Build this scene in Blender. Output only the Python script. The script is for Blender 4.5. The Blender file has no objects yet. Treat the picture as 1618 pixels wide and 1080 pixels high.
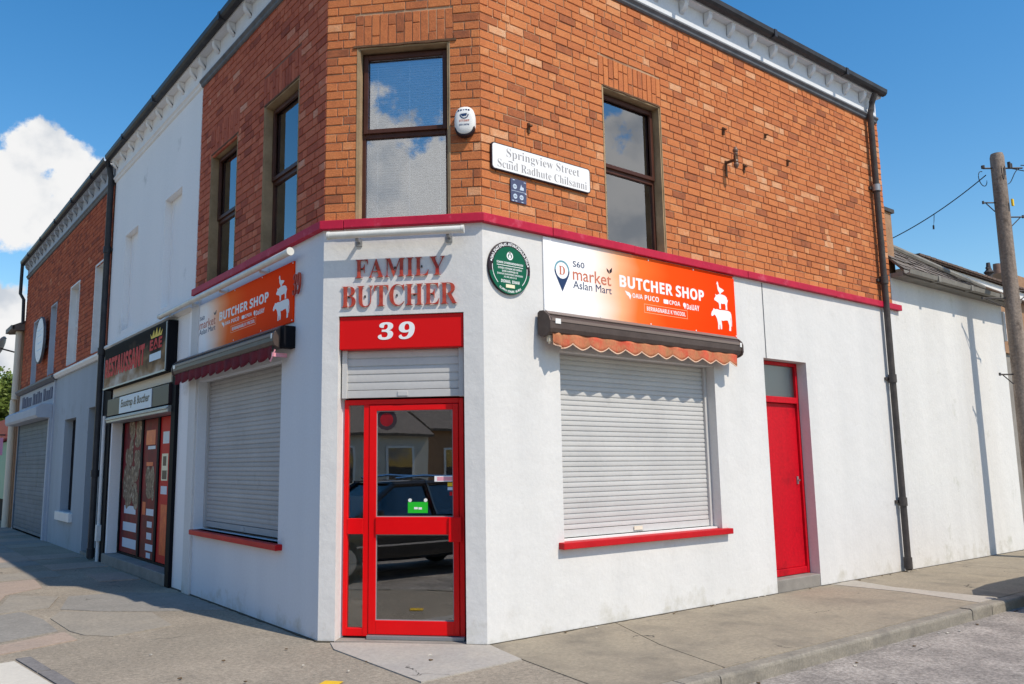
import bpy, math, random
from mathutils import Vector, Matrix
random.seed(11)
R = math.radians
SC = bpy.context.scene
COL = SC.collection

# ------------------------------------------------------------------ camera
cam_d = bpy.data.cameras.new('camera')
cam = bpy.data.objects.new('camera', cam_d)
COL.objects.link(cam)
CAM = Vector((-3.5221, -5.9344, 1.6))
YAW, PITCH, ROLL = 0.929105, 0.143965, -0.009689
_f = Vector((math.cos(YAW)*math.cos(PITCH), math.sin(YAW)*math.cos(PITCH), math.sin(PITCH)))
_r = Vector((math.sin(YAW), -math.cos(YAW), 0)); _u = _r.cross(_f)
_r2 = _r*math.cos(ROLL) + _u*math.sin(ROLL); _u2 = _u*math.cos(ROLL) - _r*math.sin(ROLL)
cam.matrix_world = Matrix(((_r2.x, _u2.x, -_f.x, CAM.x), (_r2.y, _u2.y, -_f.y, CAM.y), (_r2.z, _u2.z, -_f.z, CAM.z), (0, 0, 0, 1)))
cam_d.sensor_width = 36; cam_d.lens = 1283.588/1618*36
cam_d.shift_x = 0.04409; cam_d.shift_y = 0.00427
cam_d.clip_start = 0.1; cam_d.clip_end = 2000
SC.camera = cam

# ------------------------------------------------------------------ sun, sky, exposure
SUN = Vector((0.112, -0.612, 0.783)).normalized()
sd = bpy.data.lights.new('sun', 'SUN'); sd.energy = 3.95; sd.angle = R(0.55); sd.color = (1, 0.90, 0.76)
so = bpy.data.objects.new('sun', sd); COL.objects.link(so)
so.rotation_euler = (-SUN).to_track_quat('-Z', 'Y').to_euler(); so.location = SUN*60
SC.view_settings.view_transform = 'Standard'; SC.view_settings.look = 'None'
SC.view_settings.exposure = 0.10; SC.view_settings.gamma = 1.0
world = bpy.data.worlds.new('World'); SC.world = world; world.use_nodes = True
def build_world():
    nt = world.node_tree; N = nt.nodes; L = nt.links; N.clear()
    def nd(t, **k):
        n = N.new(t)
        for a, b in k.items(): setattr(n, a, b)
        return n
    def mth(op, a, b=None, c=None):
        n = nd('ShaderNodeMath', operation=op)
        for i, x in enumerate((a, b, c)):
            if x is None: continue
            if isinstance(x, (int, float)): n.inputs[i].default_value = x
            else: L.new(x, n.inputs[i])
        return n.outputs[0]
    sky = nd('ShaderNodeTexSky', sky_type='NISHITA'); sky.sun_disc = False
    sky.sun_elevation = math.asin(SUN.z); sky.sun_rotation = math.atan2(SUN.x, SUN.y)
    sky.air_density = 1.25; sky.dust_density = 0.35; sky.ozone_density = 1.6; sky.altitude = 50
    hs = nd('ShaderNodeHueSaturation'); hs.inputs['Saturation'].default_value = 1.42
    L.new(sky.outputs[0], hs.inputs['Color'])
    b1 = nd('ShaderNodeBackground'); b1.inputs['Strength'].default_value = 0.15; L.new(hs.outputs[0], b1.inputs['Color'])
    tc = nd('ShaderNodeTexCoord'); D = tc.outputs['Generated']
    blobs = [((.140,.932,.334),.030),((.120,.939,.322),.032),((.158,.929,.330),.028),((.176,.927,.318),.026),((.160,.938,.305),.032),((.100,.950,.298),.036),((.130,.948,.292),.036),((.112,.958,.270),.034),((.140,.952,.272),.032),
             ((.06,.955,.30),.04),((.05,.965,.26),.05),((.085,.962,.262),.034),((.10,.982,.155),.04),((.13,.983,.135),.034),((.06,.985,.15),.05),((.02,.99,.13),.06),((.075,.953,.318),.014)]
    # scattered fair-weather cumulus over the rest of the sky
    rnd = random.Random(5)
    far = [(-.86,-.50,.24),(-.80,-.56,.30),(-.92,-.42,.22),(.78,-.62,.24),(.70,-.67,.31),(.82,-.55,.20),(-.25,-.94,.2),(-.95,.1,.3),(-.95,-.1,.2)]
    for c in far:
        v = Vector(c).normalized()
        for k in range(3):
            w = (v + Vector((rnd.uniform(-.09,.09), rnd.uniform(-.09,.09), rnd.uniform(-.05,.05)))).normalized()
            blobs.append((tuple(w), rnd.uniform(.07,.14)))
    nz = nd('ShaderNodeTexNoise'); nz.inputs['Scale'].default_value = 26; nz.inputs['Detail'].default_value = 9; nz.inputs['Roughness'].default_value = .60
    L.new(D, nz.inputs['Vector'])
    nz2 = nd('ShaderNodeTexNoise'); nz2.inputs['Scale'].default_value = 15; nz2.inputs['Detail'].default_value = 6
    mp = nd('ShaderNodeMapping'); mp.inputs['Location'].default_value = (.013, .02, .03); L.new(D, mp.inputs['Vector']); L.new(mp.outputs[0], nz2.inputs['Vector'])
    field = None
    for c, r in blobs:
        vm = nd('ShaderNodeVectorMath', operation='DISTANCE'); vm.inputs[1].default_value = c; L.new(D, vm.inputs[0])
        e = mth('MULTIPLY_ADD', vm.outputs['Value'], -1.0/r, 1.0)
        field = e if field is None else mth('SMOOTH_MAX', field, e, .12)
    f2 = mth('ADD', field, mth('MULTIPLY_ADD', nz.outputs['Fac'], 2.2, -.92))
    mr = nd('ShaderNodeMapRange', interpolation_type='SMOOTHSTEP'); mr.inputs['From Min'].default_value = -.05; mr.inputs['From Max'].default_value = .30
    L.new(f2, mr.inputs['Value'])
    sh = nd('ShaderNodeMapRange', interpolation_type='SMOOTHSTEP'); sh.inputs['From Min'].default_value = .42; sh.inputs['From Max'].default_value = .66
    L.new(nz2.outputs['Fac'], sh.inputs['Value'])
    cr = nd('ShaderNodeMix', data_type='RGBA'); cr.inputs['A'].default_value = (.97,.97,.97,1); cr.inputs['B'].default_value = (.62,.67,.74,1)
    L.new(sh.outputs[0], cr.inputs['Factor'])
    b2 = nd('ShaderNodeBackground'); b2.inputs['Strength'].default_value = .88; L.new(cr.outputs['Result'], b2.inputs['Color'])
    mx = nd('ShaderNodeMixShader'); L.new(mr.outputs[0], mx.inputs[0]); L.new(b1.outputs[0], mx.inputs[1]); L.new(b2.outputs[0], mx.inputs[2])
    out = nd('ShaderNodeOutputWorld'); L.new(mx.outputs[0], out.inputs[0])
build_world()

# ------------------------------------------------------------------ frames of the three shop walls
CH = 1.108                       # the corner is cut off between (0,CH) and (CH,0)
CW = CH*math.sqrt(2)
I4 = Matrix.Identity(4)
WALL = {'R': I4, 'C': Matrix.Translation((0, CH, 0)) @ Matrix.Rotation(R(-45), 4, 'Z'), 'L': Matrix.Rotation(R(-90), 4, 'Z')}
MIT = math.tan(R(22.5))
WM = {}

# ------------------------------------------------------------------ materials
def srgb(r, g, b):
    f = lambda c: (c/255/12.92 if c/255 <= .04045 else ((c/255+.055)/1.055)**2.4)
    return (f(r), f(g), f(b))
MATS = {}
def M(name, col, rough=.7, col2=None, nscale=3.0, amt=.5, fine=.08, fscale=60, bump=0.0, bscale=80, bump2=0.0, b2scale=6, metal=0.0, spec=.22, streak=False, stain=None, stain_scale=2.2, stain_lo=.60, stain_hi=.75, objrand=0.0, coat=0, crack=0.0, speck=0.0, algae=0.0):
    m = bpy.data.materials.new(name); m.use_nodes = True; nt = m.node_tree; N = nt.nodes; L = nt.links
    bs = N['Principled BSDF']; bs.inputs['Roughness'].default_value = rough; bs.inputs['Metallic'].default_value = metal
    bs.inputs['Specular IOR Level'].default_value = spec; bs.inputs['Coat Weight'].default_value = coat
    geo = N.new('ShaderNodeNewGeometry'); pos = geo.outputs['Position']
    def noise(scale, detail=5, vec=None, rgh=.55):
        n = N.new('ShaderNodeTexNoise'); n.inputs['Scale'].default_value = scale; n.inputs['Detail'].default_value = detail; n.inputs['Roughness'].default_value = rgh
        L.new(vec or pos, n.inputs['Vector']); return n.outputs['Fac']
    def mixc(f, a, b, lo=.3, hi=.7):
        mr = N.new('ShaderNodeMapRange'); mr.inputs['From Min'].default_value = lo; mr.inputs['From Max'].default_value = hi; L.new(f, mr.inputs['Value'])
        mx = N.new('ShaderNodeMix'); mx.data_type = 'RGBA'; L.new(mr.outputs[0], mx.inputs['Factor'])
        for k, x in (('A', a), ('B', b)):
            if isinstance(x, tuple): mx.inputs[k].default_value = (*x[:3], 1)
            else: L.new(x, mx.inputs[k])
        return mx.outputs['Result'], mr
    c = (*col, 1)
    vec = pos
    if streak:
        mp = N.new('ShaderNodeMapping'); mp.inputs['Scale'].default_value = (1, 1, .12); L.new(pos, mp.inputs['Vector']); vec = mp.outputs[0]
    if col2 is not None:
        c, mr = mixc(noise(nscale, 6, vec), tuple(col), tuple(col2)); mr.inputs['To Max'].default_value = amt*2 if amt < .5 else 1.0
    if stain is not None:
        c, mr = mixc(noise(stain_scale, 8, None, .65), c if not isinstance(c, tuple) else tuple(c[:3]), tuple(stain), stain_lo, stain_hi)
    if algae > 0:
        sz = N.new('ShaderNodeSeparateXYZ'); L.new(pos, sz.inputs[0])
        h1 = N.new('ShaderNodeMapRange'); h1.inputs['From Min'].default_value = .0; h1.inputs['From Max'].default_value = algae; h1.inputs['To Min'].default_value = .16; h1.inputs['To Max'].default_value = -.12; L.new(sz.outputs[2], h1.inputs['Value'])
        aa = N.new('ShaderNodeMath'); L.new(noise(3.2, 8, None, .7), aa.inputs[0]); L.new(h1.outputs[0], aa.inputs[1])
        c, mr = mixc(aa.outputs[0], c if not isinstance(c, tuple) else tuple(c[:3]), (.46, .44, .37), .60, .82); mr.inputs['To Max'].default_value = .75
    if speck > 0:
        n = noise(24, 9, None, .78)
        mr = N.new('ShaderNodeMapRange'); mr.inputs['From Min'].default_value = .38; mr.inputs['From Max'].default_value = .62; mr.inputs['To Min'].default_value = 1-speck; mr.inputs['To Max'].default_value = 1+speck; L.new(n, mr.inputs['Value'])
        hs = N.new('ShaderNodeHueSaturation'); L.new(mr.outputs[0], hs.inputs['Value'])
        if isinstance(c, tuple): hs.inputs['Color'].default_value = (*c[:3], 1)
        else: L.new(c, hs.inputs['Color'])
        c = hs.outputs[0]
    if crack > 0:
        nv = N.new('ShaderNodeTexNoise'); nv.inputs['Scale'].default_value = 3.0; nv.inputs['Detail'].default_value = 5; L.new(pos, nv.inputs['Vector'])
        ad = N.new('ShaderNodeVectorMath'); ad.operation = 'MULTIPLY_ADD'; ad.inputs[1].default_value = (.5, .5, .5); L.new(nv.outputs['Color'], ad.inputs[0]); L.new(pos, ad.inputs[2])
        vo_ = N.new('ShaderNodeTexVoronoi'); vo_.feature = 'DISTANCE_TO_EDGE'; vo_.inputs['Scale'].default_value = crack; L.new(ad.outputs[0], vo_.inputs['Vector'])
        m1 = N.new('ShaderNodeMapRange'); m1.inputs['From Min'].default_value = .002; m1.inputs['From Max'].default_value = .009; m1.inputs['To Min'].default_value = 1; m1.inputs['To Max'].default_value = 0; L.new(vo_.outputs['Distance'], m1.inputs['Value'])
        m2 = N.new('ShaderNodeMapRange'); m2.inputs['From Min'].default_value = .57; m2.inputs['From Max'].default_value = .66; L.new(noise(1.1, 3), m2.inputs['Value'])
        mu = N.new('ShaderNodeMath'); mu.operation = 'MULTIPLY'; L.new(m1.outputs[0], mu.inputs[0]); L.new(m2.outputs[0], mu.inputs[1])
        mx = N.new('ShaderNodeMix'); mx.data_type = 'RGBA'; L.new(mu.outputs[0], mx.inputs['Factor']); mx.inputs['B'].default_value = (.05, .045, .04, 1)
        if isinstance(c, tuple): mx.inputs['A'].default_value = (*c[:3], 1)
        else: L.new(c, mx.inputs['A'])
        c = mx.outputs['Result']
    if fine > 0:
        n = noise(fscale, 4)
        mr = N.new('ShaderNodeMapRange'); mr.inputs['From Min'].default_value = .25; mr.inputs['From Max'].default_value = .75
        mr.inputs['To Min'].default_value = 1-fine; mr.inputs['To Max'].default_value = 1+fine; L.new(n, mr.inputs['Value'])
        val = mr.outputs[0]
        if objrand > 0:
            oi = N.new('ShaderNodeObjectInfo'); ma = N.new('ShaderNodeMath'); ma.operation = 'MULTIPLY_ADD'; ma.inputs[1].default_value = objrand*2; ma.inputs[2].default_value = 1-objrand
            L.new(oi.outputs['Random'], ma.inputs[0]); mm = N.new('ShaderNodeMath'); mm.operation = 'MULTIPLY'; L.new(ma.outputs[0], mm.inputs[0]); L.new(val, mm.inputs[1]); val = mm.outputs[0]
        hs = N.new('ShaderNodeHueSaturation'); L.new(val, hs.inputs['Value'])
        if isinstance(c, tuple): hs.inputs['Color'].default_value = (*c[:3], 1)
        else: L.new(c, hs.inputs['Color'])
        c = hs.outputs[0]
    if isinstance(c, tuple): bs.inputs['Base Color'].default_value = (*c[:3], 1)
    else: L.new(c, bs.inputs['Base Color'])
    nrm = None
    for s, sc, dist in ((bump2, b2scale, .03), (bump, bscale, .004)):
        if s > 0:
            b = N.new('ShaderNodeBump'); b.inputs['Strength'].default_value = s; b.inputs['Distance'].default_value = dist
            L.new(noise(sc, 5), b.inputs['Height'])
            if nrm is not None: L.new(nrm, b.inputs['Normal'])
            nrm = b.outputs[0]
    if nrm is not None: L.new(nrm, bs.inputs['Normal'])
    MATS[name] = m; return m

M('white_render', (.71,.70,.68), .85, (.64,.635,.62), 2.0, .5, .03, 30, bump=.22, bscale=60, bump2=.4, b2scale=3.2, streak=True, stain=(.56,.545,.515), stain_scale=2.3, stain_lo=.60, stain_hi=.84, speck=.025, algae=.5)
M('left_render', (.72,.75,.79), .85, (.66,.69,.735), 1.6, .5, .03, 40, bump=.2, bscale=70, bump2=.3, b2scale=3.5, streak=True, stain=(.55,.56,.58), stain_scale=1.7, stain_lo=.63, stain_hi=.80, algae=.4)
M('rear_render', (.73,.72,.69), .85, (.63,.62,.595), 1.6, .5, .04, 30, bump=.6, bscale=60, bump2=.4, b2scale=3.5, streak=True, stain=(.46,.46,.39), stain_scale=1.8, stain_lo=.60, stain_hi=.76, speck=.03, algae=.8)
M('shop_render', (.90,.89,.88), .85, (.84,.84,.835), 1.3, .5, .04, 40, bump=.3, bscale=100, bump2=.3, b2scale=3, streak=True, stain=(.48,.48,.47), stain_scale=1.6, stain_lo=.62, stain_hi=.82)
M('grey_render', (.40,.45,.50), .85, (.33,.37,.41), 1.1, .5, .06, 40, bump=.3, bscale=100, bump2=.3, b2scale=3, streak=True, stain=(.24,.255,.26), stain_scale=1.3, stain_lo=.55, stain_hi=.8)
M('dark_paint', (.008,.008,.011), .65, fine=.1, spec=.08)
M('black_plastic', (.03,.031,.035), .42, (.05,.05,.055), 6, fine=.12, fscale=30, bump=.1)
M('iron', (.055,.05,.05), .55, (.09,.08,.075), 9, fine=.15, bump=.2, bscale=60)
M('maroon', srgb(192,36,66), .55, srgb(172,26,58), 4, .5, .06, 30, bump=.25, bscale=30, stain=srgb(205,90,110), stain_scale=5, stain_lo=.58, stain_hi=.75)
M('red_paint', srgb(196,26,34), .5, srgb(176,16,28), 3, .5, .06, 30, bump=.25, bscale=40, stain=srgb(214,110,104), stain_scale=9, stain_lo=.66, stain_hi=.74)
M('door_red', srgb(232,4,14), .3, srgb(222,3,12), 3, .5, .02, 30, spec=.3)
M('side_door_red', srgb(198,10,32), .5, srgb(184,8,28), 4.5, .5, .08, 24, bump=.3, bscale=20, streak=True, spec=.2, stain=srgb(150,8,26), stain_scale=3.5, stain_lo=.54, stain_hi=.72, speck=.05)
M('frieze', (.72,.74,.77), .7, (.66,.68,.71), 2.5, .5, .05, 30, bump=.2, bscale=60, stain=(.26,.25,.24), stain_scale=6, stain_lo=.70, stain_hi=.74)
M('frieze_white', (.85,.85,.85), .7, (.78,.78,.79), 2.5, .5, .05, 30, bump=.2, bscale=60)
M('frieze_blue', (.45,.49,.55), .7, (.40,.44,.50), 2.5, .5, .05, 30, bump=.2, bscale=60)
M('moulding', (.10,.11,.125), .6, (.16,.17,.19), 8, fine=.1)
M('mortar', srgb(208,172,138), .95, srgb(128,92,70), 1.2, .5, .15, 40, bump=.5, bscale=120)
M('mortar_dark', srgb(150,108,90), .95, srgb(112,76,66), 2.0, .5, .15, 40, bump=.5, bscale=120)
M('frame_brown', (.085,.032,.020), .42, (.055,.02,.013), 5, .5, .08, 30)
M('reveal_tan', srgb(176,152,120), .85, srgb(140,118,90), 3, .5, .08, 30, bump=.25, bscale=40)
M('rust', (.16,.085,.045), .85, (.09,.05,.03), 14, .5, .2, 60, bump=.5, bscale=60)
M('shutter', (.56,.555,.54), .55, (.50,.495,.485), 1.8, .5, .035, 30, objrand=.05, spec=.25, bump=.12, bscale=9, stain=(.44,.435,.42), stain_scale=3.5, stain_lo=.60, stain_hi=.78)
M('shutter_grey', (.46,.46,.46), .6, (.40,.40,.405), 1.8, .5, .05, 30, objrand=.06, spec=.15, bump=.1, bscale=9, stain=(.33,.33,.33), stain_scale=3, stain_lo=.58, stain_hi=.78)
M('shutter_blue', (.15,.19,.235), .6, (.11,.145,.18), 2.2, .5, .08, 30, objrand=.08, spec=.15, stain=(.08,.10,.12), stain_scale=1.2, stain_lo=.58, stain_hi=.7)
M('awning_brown', (.072,.052,.046), .42, (.10,.075,.066), 6, .5, .08, 40, metal=.1)
M('awning_lip', (.20,.155,.135), .45, fine=.06)
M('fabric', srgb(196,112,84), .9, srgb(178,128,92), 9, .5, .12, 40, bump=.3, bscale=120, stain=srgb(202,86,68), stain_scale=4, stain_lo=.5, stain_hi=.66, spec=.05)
M('fabric_hem', srgb(226,190,164), .9, fine=.08)
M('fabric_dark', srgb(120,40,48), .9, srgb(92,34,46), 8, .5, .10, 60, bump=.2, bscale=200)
M('white_plastic', (.80,.80,.78), .35, fine=.02)
M('white_paint', (.80,.80,.79), .5, fine=.03, col2=(.72,.72,.70), nscale=5)
M('cream_paint', (.68,.62,.50), .6, fine=.04)
M('tube_white', (.74,.74,.70), .35, (.62,.62,.57), 7, .5, .05, 40)
M('letter_red', srgb(158,42,40), .5, srgb(192,88,66), 16, .5, .06, 60)
M('sign_red', srgb(214,10,14), .4, fine=.02, spec=.2)
M('print_white', (.85,.85,.85), .5, fine=0); M('print_navy', srgb(40,62,100), .5, fine=0); M('print_teal', srgb(110,160,175), .5, fine=0)
M('print_brick', srgb(200,118,92), .5, fine=0); M('print_green', srgb(8,92,66), .4, fine=.03); M('print_black', srgb(48,38,44), .45, fine=.03)
M('print_grey', srgb(150,148,150), .5, fine=0); M('print_yellow', srgb(226,190,40), .5, fine=0); M('print_cream', srgb(236,228,196), .5, fine=0)
M('print_lime', srgb(40,190,50), .4, fine=0); M('print_peach', srgb(255,176,130), .5, fine=0); M('print_red', srgb(196,20,26), .55, fine=.04, spec=.15)
M('print_maroon', srgb(138,14,28), .6, srgb(84,8,20), 4, .5, .06, 20); M('print_orange', srgb(226,96,30), .4, srgb(200,60,24), 8, .5, .1, 30)
M('print_food', srgb(150,128,104), .6, srgb(84,62,50), 9, .5, .25, 26, stain=srgb(196,180,160), stain_scale=11, stain_lo=.52, stain_hi=.66)
M('print_blue', srgb(78,84,112), .6, fine=.05); M('print_pink', srgb(232,160,172), .5, fine=0); M('print_ice', srgb(196,210,226), .4, fine=0)
M('concrete', (.32,.275,.205), .92, (.27,.233,.178), 1.6, .5, .10, 60, bump=.7, bscale=120, bump2=.10, b2scale=6, stain=(.17,.15,.12), stain_scale=1.5, stain_lo=.50, stain_hi=.74, speck=.16, crack=.8)
M('concrete_pale', (.42,.385,.33), .92, (.36,.33,.285), 2.2, .5, .08, 70, bump=.5, bscale=140, stain=(.29,.265,.23), stain_scale=2.6, stain_lo=.58, stain_hi=.78, speck=.10)
M('slab_door', (.42,.382,.33), .9, (.36,.335,.305), 2.2, .5, .08, 60, bump=.5, bscale=120, stain=(.25,.235,.215), stain_scale=3, stain_lo=.60, stain_hi=.80, speck=.10, crack=1.3)
M('kerb', (.30,.27,.22), .9, (.20,.182,.152), 2.6, .5, .14, 50, bump=.8, bscale=90, stain=(.14,.13,.115), stain_scale=3, stain_lo=.55, stain_hi=.75, speck=.16)
M('asphalt', (.305,.262,.205), .95, (.25,.217,.172), 1.1, .5, .24, 70, bump=1.0, bscale=130, bump2=.12, b2scale=6, stain=(.35,.30,.235), stain_scale=.9, stain_lo=.46, stain_hi=.66, speck=.26, crack=.7)
M('road_asphalt', (.31,.28,.25), .95, (.20,.182,.165), 2.2, .5, .35, 45, bump=1.0, bscale=90, bump2=.35, b2scale=14, stain=(.37,.335,.30), stain_scale=1.7, stain_lo=.48, stain_hi=.68, speck=.30, crack=.9)
M('dark_asphalt', (.11,.105,.10), .95, (.14,.135,.128), 1.5, .5, .2, 60, bump=.6, bscale=120)
M('flag_pink', (.40,.31,.245), .92, (.34,.27,.222), 3, .5, .10, 60, bump=.5, bscale=120, stain=(.25,.22,.19), stain_scale=2.4, speck=.14)
M('flag_tan', (.325,.288,.235), .92, (.275,.248,.208), 2.6, .5, .10, 60, bump=.5, bscale=120, stain=(.22,.20,.17), stain_scale=2.4, speck=.14)
M('flag_grey', (.285,.265,.235), .92, (.24,.225,.20), 2.6, .5, .10, 60, bump=.5, bscale=120, stain=(.19,.178,.16), stain_scale=2.4, speck=.14, crack=.9)
M('flag_white', (.62,.58,.50), .85, (.54,.505,.44), 3, .5, .06, 60, bump=.4, bscale=100, speck=.06)
M('sett', (.17,.16,.155), .85, (.23,.215,.205), 5, .5, .14, 60, bump=.5, bscale=80, speck=.15)
M('gap_dirt', (.07,.062,.052), .95, (.11,.098,.075), 9, .5, .2, 40)
M('litter_leaf', (.16,.10,.05), .8, (.10,.07,.04), 9, .5, .2, 40)
M('step_stone', (.30,.28,.25), .9, (.22,.205,.185), 4, .5, .1, 60, bump=.4, bscale=100)
M('yellow_paint', srgb(238,196,40), .6, srgb(210,168,50), 7, .5, .08, 60, bump=.3, bscale=120)
M('slate', (.20,.17,.145), .8, (.13,.11,.098), 7, .5, .15, 40, bump=.4, bscale=50, objrand=.22)
M('roof_tile', (.17,.12,.095), .8, (.11,.08,.065), 7, .5, .15, 40, bump=.4, bscale=50)
M('lead_gutter', (.27,.255,.225), .7, (.19,.18,.16), 4, .5, .1, 30, bump=.2, bscale=40)
M('pole_wood', (.34,.275,.225), .85, (.17,.135,.11), 9, .5, .2, 30, bump=.9, bscale=40, bump2=.5, b2scale=12, streak=True, stain=(.10,.075,.06), stain_scale=5, stain_lo=.58, stain_hi=.72, speck=.15)
M('galv', (.35,.36,.37), .45, fine=.08, metal=.6)
M('wire', (.03,.03,.033), .6, fine=0)
M('leaf', (.11,.16,.03), .55, (.17,.22,.045), 1.2, .5, .25, 2.5, spec=.3)
M('bark', (.10,.075,.055), .9, (.06,.045,.035), 8, .5, .15, 40, bump=.6, bscale=30)
M('interior', (.035,.032,.03), .9, fine=.05); M('shelf_white', (.8,.77,.68), .6, fine=.03)
M('blind', (.80,.80,.78), .6, fine=.02); M('tyre', (.018,.018,.018), .8, fine=.1); M('rim', (.45,.45,.46), .3, fine=.02, metal=.8)
M('car_black', (.012,.013,.016), .22, fine=0, coat=1.0); M('car_silver', (.10,.11,.13), .28, fine=0, metal=.6, coat=1.0)
M('lamp_clear', (.7,.7,.7), .12, fine=0); M('lamp_red', (.45,.01,.01), .15, fine=0); M('chrome', (.7,.7,.72), .15, fine=0, metal=1)
M('house_brick', (.30,.175,.10), .9, (.38,.23,.14), 6, .5, .15, 30, bump=.4, bscale=40); M('house_render', (.62,.58,.50), .9, (.55,.52,.45), 2, .5, .05, 30)
M('far_red', srgb(190,40,44), .5, fine=.04); M('far_pink', srgb(226,170,205), .5, fine=.02); M('far_green', srgb(120,170,150), .5, fine=.04); M('cone_orange', srgb(244,110,60), .5, fine=.03)
M('dish', (.42,.42,.43), .5, fine=.03); M('ceramic', (.22,.14,.10), .3, (.14,.09,.07), 9, fine=.1)

def glass(name, base, tint=(.92,.95,.96), rough=0.0, ior=1.5):
    m = bpy.data.materials.new(name); m.use_nodes = True; nt = m.node_tree; N = nt.nodes; L = nt.links; N.clear()
    fr = N.new('ShaderNodeFresnel'); fr.inputs['IOR'].default_value = ior
    mr = N.new('ShaderNodeMapRange'); mr.inputs['To Min'].default_value = base; mr.inputs['To Max'].default_value = 1.0; L.new(fr.outputs[0], mr.inputs['Value'])
    geo = N.new('ShaderNodeNewGeometry'); nz = N.new('ShaderNodeTexNoise'); nz.inputs['Scale'].default_value = 2.2; nz.inputs['Detail'].default_value = 1; L.new(geo.outputs['Position'], nz.inputs['Vector'])
    bp = N.new('ShaderNodeBump'); bp.inputs['Strength'].default_value = .02; bp.inputs['Distance'].default_value = .02; L.new(nz.outputs['Fac'], bp.inputs['Height'])
    g = N.new('ShaderNodeBsdfGlossy'); g.inputs['Roughness'].default_value = rough; g.inputs['Color'].default_value = (.97,.98,1,1); L.new(bp.outputs[0], g.inputs['Normal'])
    t = N.new('ShaderNodeBsdfTransparent'); t.inputs['Color'].default_value = (*tint, 1)
    mx = N.new('ShaderNodeMixShader'); L.new(mr.outputs[0], mx.inputs[0]); L.new(t.outputs[0], mx.inputs[1]); L.new(g.outputs[0], mx.inputs[2])
    o = N.new('ShaderNodeOutputMaterial'); L.new(mx.outputs[0], o.inputs[0]); MATS[name] = m
glass('window_glass', .25, (.95,.96,.97)); glass('door_glass', .17, (.80,.80,.76)); glass('car_glass', .10, (.22,.24,.25)); glass('frosted', .10, (.55,.58,.58), .35)

def brick_mat(name, stops, rough=.88):
    m = bpy.data.materials.new(name); m.use_nodes = True; nt = m.node_tree; N = nt.nodes; L = nt.links; bs = N['Principled BSDF']
    bs.inputs['Roughness'].default_value = rough; bs.inputs['Specular IOR Level'].default_value = .25
    at = N.new('ShaderNodeAttribute'); at.attribute_name = 'tone'
    geo = N.new('ShaderNodeNewGeometry')
    n1 = N.new('ShaderNodeTexNoise'); n1.inputs['Scale'].default_value = 11; n1.inputs['Detail'].default_value = 6; n1.inputs['Roughness'].default_value = .65; L.new(geo.outputs['Position'], n1.inputs['Vector'])
    n2 = N.new('ShaderNodeTexNoise'); n2.inputs['Scale'].default_value = 85; n2.inputs['Detail'].default_value = 4; L.new(geo.outputs['Position'], n2.inputs['Vector'])
    n3 = N.new('ShaderNodeTexNoise'); n3.inputs['Scale'].default_value = .9; n3.inputs['Detail'].default_value = 4; L.new(geo.outputs['Position'], n3.inputs['Vector'])
    a = N.new('ShaderNodeMath'); a.operation = 'MULTIPLY_ADD'; a.inputs[1].default_value = .50; L.new(n1.outputs['Fac'], a.inputs[0]); L.new(at.outputs['Fac'], a.inputs[2])
    b = N.new('ShaderNodeMath'); b.operation = 'MULTIPLY_ADD'; b.inputs[1].default_value = .30; L.new(n3.outputs['Fac'], b.inputs[0]); L.new(a.outputs[0], b.inputs[2])
    s = N.new('ShaderNodeMath'); s.operation = 'SUBTRACT'; s.inputs[1].default_value = .40; L.new(b.outputs[0], s.inputs[0])
    cr = N.new('ShaderNodeValToRGB'); L.new(s.outputs[0], cr.inputs['Fac'])
    el = cr.color_ramp.elements
    while len(el) > 1: el.remove(el[-1])
    el[0].position = stops[0][0]; el[0].color = (*stops[0][1], 1)
    for p, c in stops[1:]:
        e = el.new(p); e.color = (*c, 1)
    mr = N.new('ShaderNodeMapRange'); mr.inputs['From Min'].default_value = .3; mr.inputs['From Max'].default_value = .7; mr.inputs['To Min'].default_value = .80; mr.inputs['To Max'].default_value = 1.16; L.new(n2.outputs['Fac'], mr.inputs['Value'])
    hs = N.new('ShaderNodeHueSaturation'); L.new(mr.outputs[0], hs.inputs['Value']); L.new(cr.outputs[0], hs.inputs['Color']); L.new(hs.outputs[0], bs.inputs['Base Color'])
    bp = N.new('ShaderNodeBump'); bp.inputs['Strength'].default_value = .55; bp.inputs['Distance'].default_value = .006; L.new(n2.outputs['Fac'], bp.inputs['Height'])
    bp2 = N.new('ShaderNodeBump'); bp2.inputs['Strength'].default_value = .5; bp2.inputs['Distance'].default_value = .012; L.new(n1.outputs['Fac'], bp2.inputs['Height']); L.new(bp.outputs[0], bp2.inputs['Normal'])
    L.new(bp2.outputs[0], bs.inputs['Normal']); MATS[name] = m
brick_mat('brick', [(.0, srgb(128,78,56)), (.16, srgb(160,94,62)), (.38, srgb(186,110,68)), (.58, srgb(198,120,72)), (.76, srgb(204,132,84)), (.90, srgb(212,156,116)), (1.0, srgb(212,172,138))])
brick_mat('brick_red', [(.0, srgb(116,58,44)), (.3, srgb(162,80,54)), (.6, srgb(186,96,62)), (.85, srgb(190,108,74)), (1.0, srgb(196,130,100))])
brick_mat('brick_dark', [(.0, srgb(124,66,54)), (.25, srgb(164,84,64)), (.5, srgb(188,102,76)), (.75, srgb(198,116,88)), (.9, srgb(206,142,116)), (1.0, srgb(212,164,142))])

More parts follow.
